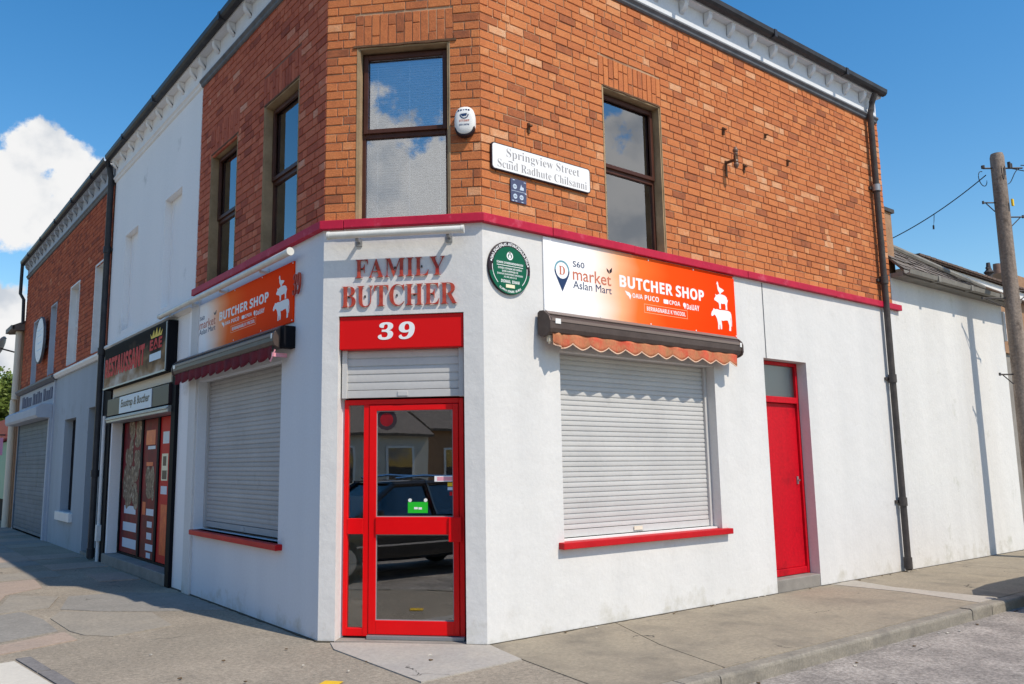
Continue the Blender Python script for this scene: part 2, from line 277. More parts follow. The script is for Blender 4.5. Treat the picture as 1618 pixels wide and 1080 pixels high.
def sign_mat(name):
    m = bpy.data.materials.new(name); m.use_nodes = True; nt = m.node_tree; N = nt.nodes; L = nt.links; bs = N['Principled BSDF']
    bs.inputs['Roughness'].default_value = .7; bs.inputs['Specular IOR Level'].default_value = .06
    tc = N.new('ShaderNodeTexCoord'); sx = N.new('ShaderNodeSeparateXYZ'); L.new(tc.outputs['Generated'], sx.inputs[0])
    nz = N.new('ShaderNodeTexNoise'); nz.inputs['Scale'].default_value = 2.0; nz.inputs['Detail'].default_value = 2; L.new(tc.outputs['Generated'], nz.inputs['Vector'])
    ad = N.new('ShaderNodeMath'); ad.operation = 'MULTIPLY_ADD'; ad.inputs[1].default_value = .12; L.new(nz.outputs['Fac'], ad.inputs[0]); L.new(sx.outputs[0], ad.inputs[2])
    cr = N.new('ShaderNodeValToRGB'); L.new(ad.outputs[0], cr.inputs['Fac']); el = cr.color_ramp.elements
    st = [(.0,(250,250,250)),(.25,(250,249,248)),(.33,(252,226,208)),(.41,(252,180,134)),(.50,(252,116,50)),(.66,(250,80,18)),(1.0,(246,62,6))]
    el[0].position = 0; el[0].color = (*srgb(*st[0][1]), 1); el[1].position = 1; el[1].color = (*srgb(*st[-1][1]), 1)
    for p, c in st[1:-1]:
        e = el.new(p); e.color = (*srgb(*c), 1)
    L.new(cr.outputs[0], bs.inputs['Base Color']); MATS[name] = m
sign_mat('sign_print')
def restaurant_mat():
    m = bpy.data.materials.new('restaurant_print'); m.use_nodes = True; nt = m.node_tree; N = nt.nodes; L = nt.links; bs = N['Principled BSDF']
    tc = N.new('ShaderNodeTexCoord'); mp = N.new('ShaderNodeMapping'); mp.inputs['Scale'].default_value = (4, 4, 1.3); L.new(tc.outputs['Generated'], mp.inputs[0])
    nz = N.new('ShaderNodeTexNoise'); nz.inputs['Scale'].default_value = 1.6; nz.inputs['Detail'].default_value = 4; L.new(mp.outputs[0], nz.inputs['Vector'])
    sx = N.new('ShaderNodeSeparateXYZ'); L.new(tc.outputs['Generated'], sx.inputs[0])
    ad = N.new('ShaderNodeMath'); ad.operation = 'MULTIPLY_ADD'; ad.inputs[1].default_value = -.62; L.new(sx.outputs[2], ad.inputs[0]); L.new(nz.outputs['Fac'], ad.inputs[2])
    cr = N.new('ShaderNodeValToRGB'); L.new(ad.outputs[0], cr.inputs['Fac']); el = cr.color_ramp.elements
    el[0].position = -.0; el[0].color = (*srgb(40,36,34), 1); el[1].position = .62; el[1].color = (*srgb(206,198,184), 1)
    e = el.new(.16); e.color = (*srgb(70,60,50), 1); e = el.new(.36); e.color = (*srgb(150,124,92), 1)
    L.new(cr.outputs[0], bs.inputs['Base Color']); bs.inputs['Roughness'].default_value = .75; bs.inputs['Specular IOR Level'].default_value = .05; MATS['restaurant_print'] = m
restaurant_mat()

# ------------------------------------------------------------------ mesh helpers
class MB:
    def __init__(s): s.v = []; s.f = []; s.t = []
    def quad(s, *p, tone=None):
        n = len(s.v); s.v += [tuple(q) for q in p]; s.f.append(tuple(range(n, n+len(p))))
        if tone is not None: s.t += [tone]*len(p)
    def box(s, x0, x1, y0, y1, z0, z1, m0=0, m1=0, skip=''):
        n = len(s.v)
        def X(x, y, m, sg): return x + sg*m*(-y)
        for z in (z0, z1):
            s.v += [(X(x0, y0, m0, -1), y0, z), (X(x1, y0, m1, 1), y0, z), (X(x1, y1, m1, 1), y1, z), (X(x0, y1, m0, -1), y1, z)]
        F = {'b': (0,3,2,1), 't': (4,5,6,7), 'f': (0,1,5,4), 'r': (1,2,6,5), 'k': (2,3,7,6), 'l': (3,0,4,7)}
        for k, q in F.items():
            if k not in skip: s.f.append(tuple(n+i for i in q))
        return s
    def prism(s, pts, a0, a1, ax='x'):
        """closed profile pts extruded between a0 and a1: ax x -> pts are (y,z); y -> (x,z); z -> (x,y)"""
        n = len(s.v); k = len(pts)
        for a in (a0, a1):
            for p in pts:
                s.v.append((a, p[0], p[1]) if ax == 'x' else (p[0], a, p[1]) if ax == 'y' else (p[0], p[1], a))
        ar = sum(pts[i][0]*pts[(i+1) % k][1]-pts[(i+1) % k][0]*pts[i][1] for i in range(k))
        fl = (ar < 0) ^ (ax == 'y')
        def add(t): s.f.append(tuple(reversed(t)) if fl else t)
        add(tuple(reversed(range(n, n+k)))); add(tuple(range(n+k, n+2*k)))
        for i in range(k): j = (i+1) % k; add((n+i, n+j, n+k+j, n+k+i))
        return s
    def tube(s, path, r, seg=10, cap=True):
        path = [Vector(p) for p in path]; n0 = len(s.v); up0 = Vector((0, 0, 1))
        for i, p in enumerate(path):
            d = (path[min(i+1, len(path)-1)] - path[max(i-1, 0)]).normalized()
            a = d.cross(up0 if abs(d.z) < .95 else Vector((1, 0, 0))).normalized(); b = d.cross(a)
            rr = r[i] if isinstance(r, (list, tuple)) else r
            for k in range(seg):
                t = 2*math.pi*k/seg; q = p + (a*math.cos(t)+b*math.sin(t))*rr; s.v.append(tuple(q))
        for i in range(len(path)-1):
            for k in range(seg):
                k2 = (k+1) % seg; s.f.append((n0+i*seg+k, n0+(i+1)*seg+k, n0+(i+1)*seg+k2, n0+i*seg+k2))
        if cap:
            s.f.append(tuple(n0+k for k in range(seg))); m = n0+(len(path)-1)*seg; s.f.append(tuple(m+k for k in reversed(range(seg))))
        return s
    def disc(s, cx, cz, rx, rz, y0, y1, seg=40):
        s.prism([(cx+rx*math.cos(2*math.pi*k/seg), cz+rz*math.sin(2*math.pi*k/seg)) for k in range(seg)], y0, y1, 'y'); return s
    def ring(s, cx, cz, r0, r1, y0, y1, seg=40, a0=0, a1=2*math.pi):
        for k in range(seg):
            t, t2 = a0+(a1-a0)*k/seg, a0+(a1-a0)*(k+1)/seg
            s.prism([(cx+r0*math.cos(t), cz+r0*math.sin(t)), (cx+r1*math.cos(t), cz+r1*math.sin(t)), (cx+r1*math.cos(t2), cz+r1*math.sin(t2)), (cx+r0*math.cos(t2), cz+r0*math.sin(t2))], y0, y1, 'y')
        return s
    def rbox(s, x0, x1, y0, y1, z0, z1, r=.03, seg=5):
        pts = []
        for cx, cz, a in ((x1-r, z1-r, 0), (x0+r, z1-r, 90), (x0+r, z0+r, 180), (x1-r, z0+r, 270)):
            for k in range(seg+1): t = R(a+90*k/seg); pts.append((cx+r*math.cos(t), cz+r*math.sin(t)))
        return s.prism(pts, y0, y1, 'y')
    def wall(s, u0, u1, z0, z1, holes, y0, y1, ends=True):
        us = sorted({u0, u1, *[h[0] for h in holes], *[h[1] for h in holes]}); zs = sorted({z0, z1, *[h[2] for h in holes], *[h[3] for h in holes]})
        us = [u for u in us if u0 <= u <= u1]; zs = [z for z in zs if z0 <= z <= z1]
        for i in range(len(us)-1):
            for j in range(len(zs)-1):
                a, b, c, d = us[i], us[i+1], zs[j], zs[j+1]; mu, mz = (a+b)/2, (c+d)/2
                if any(h[0] < mu < h[1] and h[2] < mz < h[3] for h in holes): continue
                s.quad((a, y0, c), (b, y0, c), (b, y0, d), (a, y0, d)); s.quad((b, y1, c), (a, y1, c), (a, y1, d), (b, y1, d))
        for a, b, c, d in holes:
            s.quad((a, y0, c), (a, y0, d), (a, y1, d), (a, y1, c)); s.quad((b, y0, d), (b, y0, c), (b, y1, c), (b, y1, d))
            s.quad((a, y0, d), (b, y0, d), (b, y1, d), (a, y1, d))
            if c > z0+1e-6: s.quad((b, y0, c), (a, y0, c), (a, y1, c), (b, y1, c))
        s.quad((u0, y0, z1), (u1, y0, z1), (u1, y1, z1), (u0, y1, z1)); s.quad((u0, y1, z0), (u1, y1, z0), (u1, y0, z0), (u0, y0, z0))
        if ends:
            s.quad((u0, y1, z0), (u0, y0, z0), (u0, y0, z1), (u0, y1, z1)); s.quad((u1, y0, z0), (u1, y1, z0), (u1, y1, z1), (u1, y0, z1))
        return s
    def add(s, verts, faces):
        n = len(s.v); s.v += verts; s.f += [tuple(n+i for i in f) for f in faces]; return s

def obj(name, mb, mat, parent=None, wall=None, smooth=False, bevel=0.0, kind=None, org=None):
    W = WALL[wall] if isinstance(wall, str) else (wall if wall is not None else I4)
    if org is None:
        xs = [p[0] for p in mb.v]; ys = [p[1] for p in mb.v]; zs = [p[2] for p in mb.v]
        org = ((min(xs)+max(xs))/2, (min(ys)+max(ys))/2, min(zs))
    me = bpy.data.meshes.new(name); me.from_pydata([(a-org[0], b-org[1], c-org[2]) for a, b, c in mb.v], [], mb.f); me.update()
    if mb.t:
        at = me.attributes.new('tone', 'FLOAT', 'POINT'); at.data.foreach_set('value', mb.t)
    me.materials.append(MATS[mat] if isinstance(mat, str) else mat)
    if smooth:
        me.polygons.foreach_set('use_smooth', [True]*len(me.polygons))
        me.set_sharp_from_angle(angle=R(40))
    o = bpy.data.objects.new(name, me); COL.objects.link(o)
    put(o, W @ Matrix.Translation(org), parent)
    if bevel > 0:
        b = o.modifiers.new('bevel', 'BEVEL'); b.width = bevel; b.segments = 2; b.limit_method = 'ANGLE'
    if kind: o['kind'] = kind
    return o
def put(o, mw, parent=None):
    WM[o.name] = mw
    if parent is not None:
        o.parent = parent; o.matrix_basis = WM[parent.name].inverted() @ mw
    else: o.matrix_basis = mw
def tag(o, label, cat, group=None):
    o['label'] = label; o['category'] = cat
    if group: o['group'] = group
    return o
def thing(name, label, cat, wall=None, base=(0, 0, 0), group=None):
    o = bpy.data.objects.new(name, None); COL.objects.link(o); o.empty_display_size = .2
    W = WALL[wall] if isinstance(wall, str) else (wall if wall is not None else I4)
    put(o, W @ Matrix.Translation(base)); tag(o, label, cat, group); return o

# ------------------------------------------------------------------ lettering
def mbold(s, b=0x1D400, dg=0x1D7CE):
    o = ''
    for c in s:
        if 'A' <= c <= 'Z': o += chr(b+ord(c)-65)
        elif 'a' <= c <= 'z': o += chr(b+26+ord(c)-97)
        elif '0' <= c <= '9': o += chr(dg+ord(c)-48)
        else: o += c
    return o
def serif(s): return mbold(s)
def sansb(s): return mbold(s, 0x1D5D4, 0x1D7EC)
def text_raw(body, depth=0.0004, offset=0.0, shear=0.0, res=3, space=1.0):
    c = bpy.data.curves.new('t', 'FONT'); c.body = body; c.size = 1; c.offset = offset; c.shear = shear; c.resolution_u = res; c.space_character = space; c.extrude = .5
    o = bpy.data.objects.new('t', c); COL.objects.link(o)
    dg = bpy.context.evaluated_depsgraph_get(); me = bpy.data.meshes.new_from_object(o.evaluated_get(dg))
    V = [tuple(v.co) for v in me.vertices]; F = [tuple(p.vertices) for p in me.polygons]
    bpy.data.objects.remove(o); bpy.data.curves.remove(c); bpy.data.meshes.remove(me)
    return V, F
def text(mb, body, u0, u1, z0, z1, y, depth=.0006, keep=None, **k):
    V, F = text_raw(body, **k)
    if not V: return mb
    xa, xb = min(v[0] for v in V), max(v[0] for v in V); ya, yb = min(v[1] for v in V), max(v[1] for v in V)
    if keep: ya, yb = keep
    sx = (u1-u0)/(xb-xa); sz = (z1-z0)/(yb-ya)
    mb.add([(u0+(v[0]-xa)*sx, y-(v[2]+.5)*depth, z0+(v[1]-ya)*sz) for v in V], F); return mb
CAPH = None
def poly_print(mb, pts, y, depth=.0006): mb.prism(pts, y-depth, y, 'y'); return mb

# ------------------------------------------------------------------ bricks
CP, BH, JT = .0905, .0785, .011
def brick_rows(u0, u1, z0, z1, holes, rnd, hdr=.32):
    out = []; z = z0; row = 0
    while z+BH*.5 < z1:
        h = min(BH, z1-z-.004)
        spans = [(u0, u1)]
        for a, b, c, d in holes:
            if z+h*.5 > c and z+h*.5 < d:
                ns = []
                for s, e in spans:
                    if b <= s or a >= e: ns.append((s, e))
                    else:
                        if a-s > .03: ns.append((s, a))
                        if e-b > .03: ns.append((b, e))
                spans = ns
        for s, e in spans:
            u = s; first = True
            while u < e-.01:
                ln = .112 if rnd.random() < hdr else .233
                if first: ln = (.112, .233, .172)[row % 3]; first = False
                ln = ln*rnd.uniform(.97, 1.03)
                if e-(u+ln) < .07: ln = e-u
                if ln > .27: ln = ln/2
                out.append((u+.5*JT*(u > s), min(u+ln, e)-.5*JT, z, z+h)); u += ln
        z += CP; row += 1
    return out
def tone_pick(rnd, pale=.10, dark=.14):
    x = rnd.random()
    if x < pale: return rnd.uniform(.66, .90)
    if x < pale+dark: return rnd.uniform(.12, .30)
    return min(.70, max(.26, rnd.gauss(.49, .075)))
def brick_geo(mb, a, b, c, d, tone, rnd, depth=.03, y=0.0):
    """a brick with slightly worn arrises: front face inset, 9 quads"""
    e = .0035; j = lambda s: rnd.uniform(-s, s); yo = y + rnd.uniform(-.0025, .0025)
    n = len(mb.v)
    mb.v += [(a+j(.0015), yo+e*1.2, c+j(.002)), (b+j(.0015), yo+e*1.2, c+j(.002)), (b+j(.0015), yo+e*1.2, d+j(.002)), (a+j(.0015), yo+e*1.2, d+j(.002))]
    mb.v += [(a+e+j(.0015), yo+j(.001), c+e+j(.0015)), (b-e+j(.0015), yo+j(.001), c+e+j(.0015)), (b-e+j(.0015), yo+j(.001), d-e+j(.0015)), (a+e+j(.0015), yo+j(.001), d-e+j(.0015))]
    mb.v += [(a, y+depth, c), (b, y+depth, c), (b, y+depth, d), (a, y+depth, d)]
    q = [(4,5,6,7), (0,1,5,4), (1,2,6,5), (2,3,7,6), (3,0,4,7), (8,9,1,0), (9,10,2,1), (10,11,3,2), (11,8,0,3)]
    mb.f += [tuple(n+i for i in t) for t in q]; mb.t += [tone]*12
def soldiers(u0, u1, z0, z1, rnd):
    out = []; n = max(2, round((u1-u0)/.082)); w = (u1-u0)/n
    for i in range(n):
        sp = z0+(z1-z0)*rnd.choice((.3, .36, .62, .68, 1.0))
        a, b = u0+i*w+.0045, u0+(i+1)*w-.0045
        if sp > z1-.01: out.append((a, b, z0, z1-.006))
        else: out += [(a, b, z0, sp-.005), (a, b, sp+.005, z1-.006)]
    return out

# ================================================================== GROUND, ROAD, PAVEMENT
def flat(name, pts, z, mat, parent=None, th=None, kind=None):
    mb = MB()
    if th is None: mb.quad(*[(x, y, z) for x, y in pts])
    else: mb.prism(pts, z-th, z, 'z')
    return obj(name, mb, mat, parent, kind=kind)
g = flat('ground', [(-400,-400), (400,-400), (400,400), (-400,400)], -.125, 'dark_asphalt', kind='structure')
rd = MB()
nx = 24
rd.quad((-12.2,-60,-.112), (60,-60,-.112), (60,90,-.112), (-12.2,90,-.112))
road = obj('road', rd, 'road_asphalt', kind='structure')
KY, KX = -1.92, -2.78
arc = [(KX, 1.3), (KX, .9)]
for k in range(1, 9):
    t = R(180+90*k/9); arc.append((.1+2.88*math.cos(t), .96+2.88*math.sin(t)))
arc += [(.55, KY)]
IN = .125
def inset_path(path, d):
    out = []
    for i, p in enumerate(path):
        a = Vector(path[max(i-1, 0)]); b = Vector(path[min(i+1, len(path)-1)]); t = (b-a).normalized(); n = Vector((-t.y, t.x)); q = Vector(p)+n*d; out.append((q.x, q.y))
    return out
kpath = [(KX, 60.0)] + arc + [(60.0, KY)]
inner = inset_path(kpath, IN)
pav_pts = inner + [(60.0, 6.0), (30, 6.0), (30, 60.0)]
mb = MB(); mb.prism(pav_pts, -.2, 0.0, 'z')
pav = obj('pavement', mb, 'asphalt', kind='structure')
# kerb stones, one by one along the near kerbs
def kerb_run(p0, p1, step, rnd):
    p0, p1 = Vector(p0), Vector(p1); d = (p1-p0); ln = d.length; d.normalize(); n = Vector((-d.y, d.x)); k = 0; s = 0
    while s < ln-.02:
        e = min(ln, s+step*rnd.uniform(.93, 1.07)); a, b = p0+d*(s+.006), p0+d*(e-.006); j = rnd.uniform(-.004, .006)
        mbk = MB(); w = IN+.004
        prof = [(0, -.19), (w, -.19), (w, .004+j), (.022, .004+j), (.006, -.004+j), (0, -.022+j)]
        n0 = len(mbk.v)
        for q in (a, b):
            for o_, z_ in prof: x = q+n*o_; mbk.v.append((x.x, x.y, z_))
        m = len(prof); mbk.f += [tuple(reversed(range(n0, n0+m))), tuple(range(n0+m, n0+2*m))]
        for i in range(m): i2 = (i+1) % m; mbk.f.append((n0+i, n0+i2, n0+m+i2, n0+m+i))
        obj('kerb_stone', mbk, 'kerb', pav, bevel=.004); s = e
rk = random.Random(3)
kerb_run((.55, KY), (1.84, KY), .92, rk); kerb_run((1.84, KY), (6.22, KY), 4.3, rk); kerb_run((6.22, KY), (6.72, KY), .6, rk); kerb_run((6.72, KY), (24, KY), .95, rk)
for i in range(len(arc)-1): kerb_run(arc[i], arc[i+1], .7, rk)
kerb_run((KX, 22), (KX, 1.3), .92, rk)
kf = MB(); kf.box(KX, KX+IN, 22, 60, -.19, .004); kf.box(24, 60, KY, KY+IN, -.19, .004); obj('kerb_beyond', kf, 'kerb', pav)
yk = KY+IN+.002
def slab(pts, mat, z=.006, gap=.008, rnd=rk):
    cx = sum(p[0] for p in pts)/len(pts); cy = sum(p[1] for p in pts)/len(pts)
    q = []
    for x, y in pts:
        d = Vector((x-cx, y-cy)); l = d.length; d *= max(0, 1-gap/l); q.append((cx+d.x, cy+d.y))
    mbs = MB(); mbs.prism(q, z-.05, z+rnd.uniform(-.001, .0015), 'z'); return obj('paving_slab', mbs, mat, pav)
slab([(1.0,-.6),(1.12,-.002),(2.74,-.002),(2.30,-.95),(2.06,yk),(.86,yk),(.89,-1.44)], 'concrete')
slab([(2.74,-.002),(6.78,-.002),(6.86,-.9),(6.72,yk),(2.06,yk),(2.30,-.95)], 'concrete', .007)
slab([(6.78,-.002),(7.35,-.002),(7.16,-.62),(7.24,yk),(6.72,yk),(6.86,-.9)], 'concrete_pale', .0085)
slab([(7.35,-.002),(10.2,-.002),(10.2,yk),(7.24,yk),(7.16,-.62)], 'concrete', .006)
slab([(10.2,-.002),(13.4,-.002),(13.4,yk),(10.2,yk)], 'concrete', .007)
slab([(13.4,-.002),(24,-.002),(24,yk),(13.4,yk)], 'concrete', .006)
ds = slab([(-.04,.72),(.06,.98),(.30,.79),(1.00,.10),(1.13,.0),(1.0,-.6),(-.04,-.67)], 'slab_door', .010, .004); ds['label'] = 'pale worn concrete slab in front of the glazed shop door'
# flags of the left-hand pavement
slab([(-2.62,1.97),(-2.33,2.03),(-2.215,1.06),(-2.1,.2),(-2.62,.2)], 'flag_white', .010)
for a, b in (((2.10,1.48), None), ((1.47,.90), None), ((.89,.3), None)):
    y1, y0 = a; f = lambda y: -2.31+(2.10-y)*.105
    slab([(f(y1), y1), (f(y1)+.115, y1+.01), (f(y0)+.105, y0+.01), (f(y0), y0)], 'sett', .012, .005)
slab([(-2.62,2.72),(-2.33,2.81),(-1.74,3.10),(-1.72,2.62),(-2.39,2.37),(-2.62,2.3)], 'flag_pink', .009)
slab([(-1.70,3.10),(-1.63,2.81),(-1.42,2.55),(-.80,2.74),(-.75,3.64),(-1.2,4.05),(-1.55,4.40),(-1.72,4.0)], 'flag_tan', .007)
slab([(-2.62,2.85),(-2.31,2.95),(-1.78,3.18),(-1.78,4.0),(-1.90,4.66),(-2.12,4.57),(-2.62,4.3)], 'flag_grey', .006)
slab([(-2.62,4.4),(-2.12,4.66),(-1.60,4.72),(-1.34,5.58),(-1.81,6.11),(-2.04,5.2),(-2.62,5.0)], 'flag_tan', .008)
slab([(-2.62,5.1),(-2.08,5.28),(-1.85,6.16),(-1.36,6.59),(-1.3,7.6),(-2.62,7.4)], 'flag_pink', .006)
slab([(-1.52,4.56),(-1.2,4.12),(-.72,3.72),(-.05,3.3),(-.05,4.85),(-.6,5.4),(-1.25,5.52)], 'flag_grey', .006)
yy = 7.65
rf = random.Random(9)
while yy < 20:
    for x0, x1 in ((-2.62,-1.75), (-1.75,-.9), (-.9,-.05)):
        if rf.random() < .85: slab([(x0,yy),(x1,yy),(x1,yy+.88),(x0,yy+.88)], rf.choice(('flag_pink','flag_tan','flag_grey','flag_grey')), .006)
    yy += .9
mat_pink = flat('paving_slab', [(-.62,6.7),(-.10,6.55),(-.10,7.55),(-.62,7.6)], .012, 'flag_pink', pav, .03)
ym = MB(); ym.quad((-.575,-.18,.008), (-.70,-.27,.008), (-.60,-.38,.008), (-.48,-.29,.008))
tag(obj('yellow_paint_mark', ym, 'yellow_paint'), 'yellow painted patch on the pavement before the shop door slab', 'paint mark')
rj_ = random.Random(17)
def base_joint(pts):
    for (x0, y0), (x1, y1) in zip(pts[:-1], pts[1:]):
        a, b = Vector((x0, y0)), Vector((x1, y1)); d = (b-a).normalized(); n = Vector((d.y, -d.x)); ln = (b-a).length; k = max(2, int(ln/.08)); top = []; bot = []
        for i in range(k+1):
            p = a+d*ln*i/k; top.append((p.x, p.y)); q = p+n*(.008+.020*rj_.random()**2); bot.append((q.x, q.y))
        mb = MB(); mb.prism(top+bot[::-1], -.02, .0125, 'z'); obj('wall_joint', mb, 'gap_dirt', pav)
base_joint([(0, 9.0), (0, CH)]); base_joint([(0, CH), (.16/math.sqrt(2), CH-.16/math.sqrt(2))]); base_joint([(1.38/math.sqrt(2), CH-1.38/math.sqrt(2)), (CH, 0), (5.6, 0)]); base_joint([(6.57, 0), (13.2, 0)])
for i in range(46):
    zone = rj_.random()
    if zone < .45: x, y = rj_.uniform(1.2, 8), rj_.uniform(-2.15, -1.95); z = -.108
    elif zone < .7: x, y = rj_.uniform(1.0, 9), rj_.uniform(-.12, -.02); z = .014
    else: x, y = rj_.uniform(-1.6, .9), rj_.uniform(-.5, 2.6); z = .012
    if y > 0 and x > CH-y-.12: continue
    r_ = rj_.uniform(.010, .026); a = rj_.uniform(0, 6.28); pts = [(x+r_*math.cos(a+t)*(1 if k % 2 else .55), y+r_*math.sin(a+t)*(1 if k % 2 else .55)) for k, t in enumerate((0, .9, 1.9, 3.0, 4.1, 5.2))]
    mb = MB(); mb.prism(pts, z, z+.006, 'z'); obj('litter_flake', mb, rj_.choice(('litter_leaf', 'litter_leaf', 'flag_white')), road if z < 0 else pav)
# far side pavement
flat('far_pavement', [(-16,-60), (-12.2,-60), (-12.2,90), (-16,90)], 0.0, 'concrete', None, .2, 'structure')

# ================================================================== CORNER SHOP BUILDING
B = thing('corner_shop_building', 'corner butcher shop of orange brick over white render with cut-off corner entrance', 'building')
RE, LE = 9.12, 4.93                   # ends of the right and left walls
ZB0, ZB1, ZF0, ZF1 = 3.885, 3.974, 6.93, 7.27
# openings
H_R = [(2.075, 4.575, .835, 2.72), (5.60, 6.57, 0.0, 2.90)]
H_C = [(.16, 1.38, 0.0, 3.025)]
H_L = [(-4.64, -2.04, .815, 2.70)]
W_R = [(2.83, 3.80, 3.99, 5.77)]; W_C = [(.33, 1.255, 3.99, 5.775)]; W_L = [(-2.68, -1.755, 3.99, 5.76), (-4.46, -3.53, 3.99, 5.73)]
rw = MB(); rw.wall(CH, RE, -.02, ZB0+.02, H_R, 0, .26); obj('render_wall', rw, 'white_render', B, 'R')
rw = MB(); rw.wall(0, CW, -.02, ZB0+.02, H_C, 0, .26, ends=False); obj('render_wall', rw, 'white_render', B, 'C')
rw = MB(); rw.wall(-LE, -CH, -.02, ZB0+.02, H_L, 0, .26); obj('render_wall', rw, 'left_render', B, 'L')
# thin raised edge of the later render right of the joint above the side door
je = MB(); je.box(5.655, 5.667, -.006, .01, 2.90, ZB0-.01); obj('render_joint', je, 'moulding', B, 'R')
# pilaster at the left end
pl = MB(); pl.box(-LE, -4.66, -.035, .02, 0, 3.86); obj('pilaster', pl, 'white_render', B, 'L', bevel=.006)
# maroon string course, in lengths
def band(wall, segs, m0, m1):
    n = len(segs)
    for i, (a, b) in enumerate(segs):
        mb = MB(); p = .055 + (.004 if i % 2 else 0)
        mb.box(a+(.002 if i else 0), b-(.002 if i < n-1 else 0), -p, .05, ZB0+(.003 if i % 2 else 0), ZB1, MIT if (i == 0 and m0) else 0, MIT if (i == n-1 and m1) else 0)
        obj('string_course', mb, 'maroon', B, wall, bevel=.006)
band('R', [(CH, 1.98), (1.98, 3.2), (3.2, 5.3), (5.3, 7.4), (7.4, 9.30)], 1, 0)
band('C', [(0, .21), (.21, CW)], 1, 1)
band('L', [(-LE, -3.0), (-3.0, -CH)], 0, 1)

# brick upper storey
rb = random.Random(21)
def P_world(wall, u, y, z): return WALL[wall] @ Vector((u, y, z))
def in_frame(P, mg=20):
    d = P-CAM; w = d.dot(_f)
    if w <= .1: return False
    x = 737.66+1283.588*d.dot(_r2)/w; y = 546.9-1283.588*d.dot(_u2)/w
    return -mg < x < 1618+mg and -mg < y < 1080+mg
ZT = 6.96
specs = {'R': (CH, RE, W_R, [(2.78, 3.83, 5.785, 6.13)], 'brick', .13, .09),
         'C': (0, CW, W_C, [(.30, 1.30, 5.79, 6.13)], 'brick', .06, .14),
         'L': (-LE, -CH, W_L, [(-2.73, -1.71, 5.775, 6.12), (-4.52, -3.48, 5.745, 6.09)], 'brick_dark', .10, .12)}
all_b = []; bw = {}
for w, (u0, u1, wins, lint, mt, pale, dark) in specs.items():
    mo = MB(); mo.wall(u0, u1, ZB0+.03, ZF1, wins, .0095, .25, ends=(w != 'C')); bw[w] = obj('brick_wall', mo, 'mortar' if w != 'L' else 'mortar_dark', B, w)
    for q in brick_rows(u0+.002, u1-.002, ZB1+.008, ZT, wins+lint, rb): all_b.append((w, q, tone_pick(rb, pale, dark)))
    for l in lint:
        for q in soldiers(*l, rb): all_b.append((w, q, min(.6, max(.1, rb.gauss(.34 if w != 'R' else .46, .1)))))
def bkey(it):
    w, (a, b, c, d), t = it; P = P_world(w, (a+b)/2, 0, (c+d)/2)
    return (not in_frame(P, 0), (P-CAM).length*(1.25 if w == 'L' else 1))
all_b.sort(key=bkey)
# shared worn-brick meshes for the nearest 300, the rest joined wall by wall
VAR = {}
def brick_mesh(ln, hh, tone, mt):
    cls = 'v' if hh > ln else ('s' if ln > .17 else 'h')
    k = (cls, round(tone*16), mt)
    if k not in VAR:
        base = {'s': (.222, BH), 'h': (.101, BH), 'v': (.073, .16)}[cls]
        mb = MB(); brick_geo(mb, -base[0]/2, base[0]/2, 0, base[1], round(tone*16)/16, rb)
        me = bpy.data.meshes.new('brick'); me.from_pydata(mb.v, [], mb.f); me.attributes.new('tone', 'FLOAT', 'POINT').data.foreach_set('value', mb.t); me.materials.append(MATS[mt]); VAR[k] = (me, base)
    return VAR[k]
rest = {w: MB() for w in specs}
for i, (w, (a, b, c, d), t) in enumerate(all_b):
    if i < 300:
        me, base = brick_mesh(b-a, d-c, t, specs[w][4]); o = bpy.data.objects.new('brick', me); COL.objects.link(o)
        put(o, WALL[w] @ Matrix.Translation(((a+b)/2, rb.uniform(-.002, .002), c)) @ Matrix.Diagonal(((b-a)/base[0], 1, (d-c)/base[1], 1)), bw[w])
    else: brick_geo(rest[w], a, b, c, d, t, rb)
for w, mb in rest.items(): obj('brickwork', mb, specs[w][4], bw[w], w, kind='stuff')
# plain end wall and back of the building
ew = MB(); ew.box(RE-.25, RE-.002, .262, 7.5, 0, ZF1); ew.box(.27, RE-.26, 7.3, 7.5, 0, ZF1); obj('end_wall', ew, 'house_brick', B)
fl = MB(); pin = [(.3, 1.25), (1.25, .3), (RE-.3, .3), (RE-.3, 7.2), (.3, 7.2)]; fl.prism(pin, -.02, .03, 'z'); fl.prism(pin, 3.45, 3.6, 'z'); fl.box(4.85, 5.0, .3, 7.2, .03, 3.45); fl.box(4.6, 4.75, .3, 7.2, 3.6, 7.2); fl.box(.3, 4.85, 4.8, 4.9, .03, 3.45); obj('interior_walls', fl, 'interior', B)
sh_ = MB()
for z_ in (.30, .62, .93): sh_.box(.10, .37, .25, .45, z_, z_+.035)
sh_.box(.07, .10, .25, .45, .05, 1.3); sh_.box(.10, .37, .44, .46, .05, 1.3); obj('shelf_unit', sh_, 'shelf_white', B, 'C')

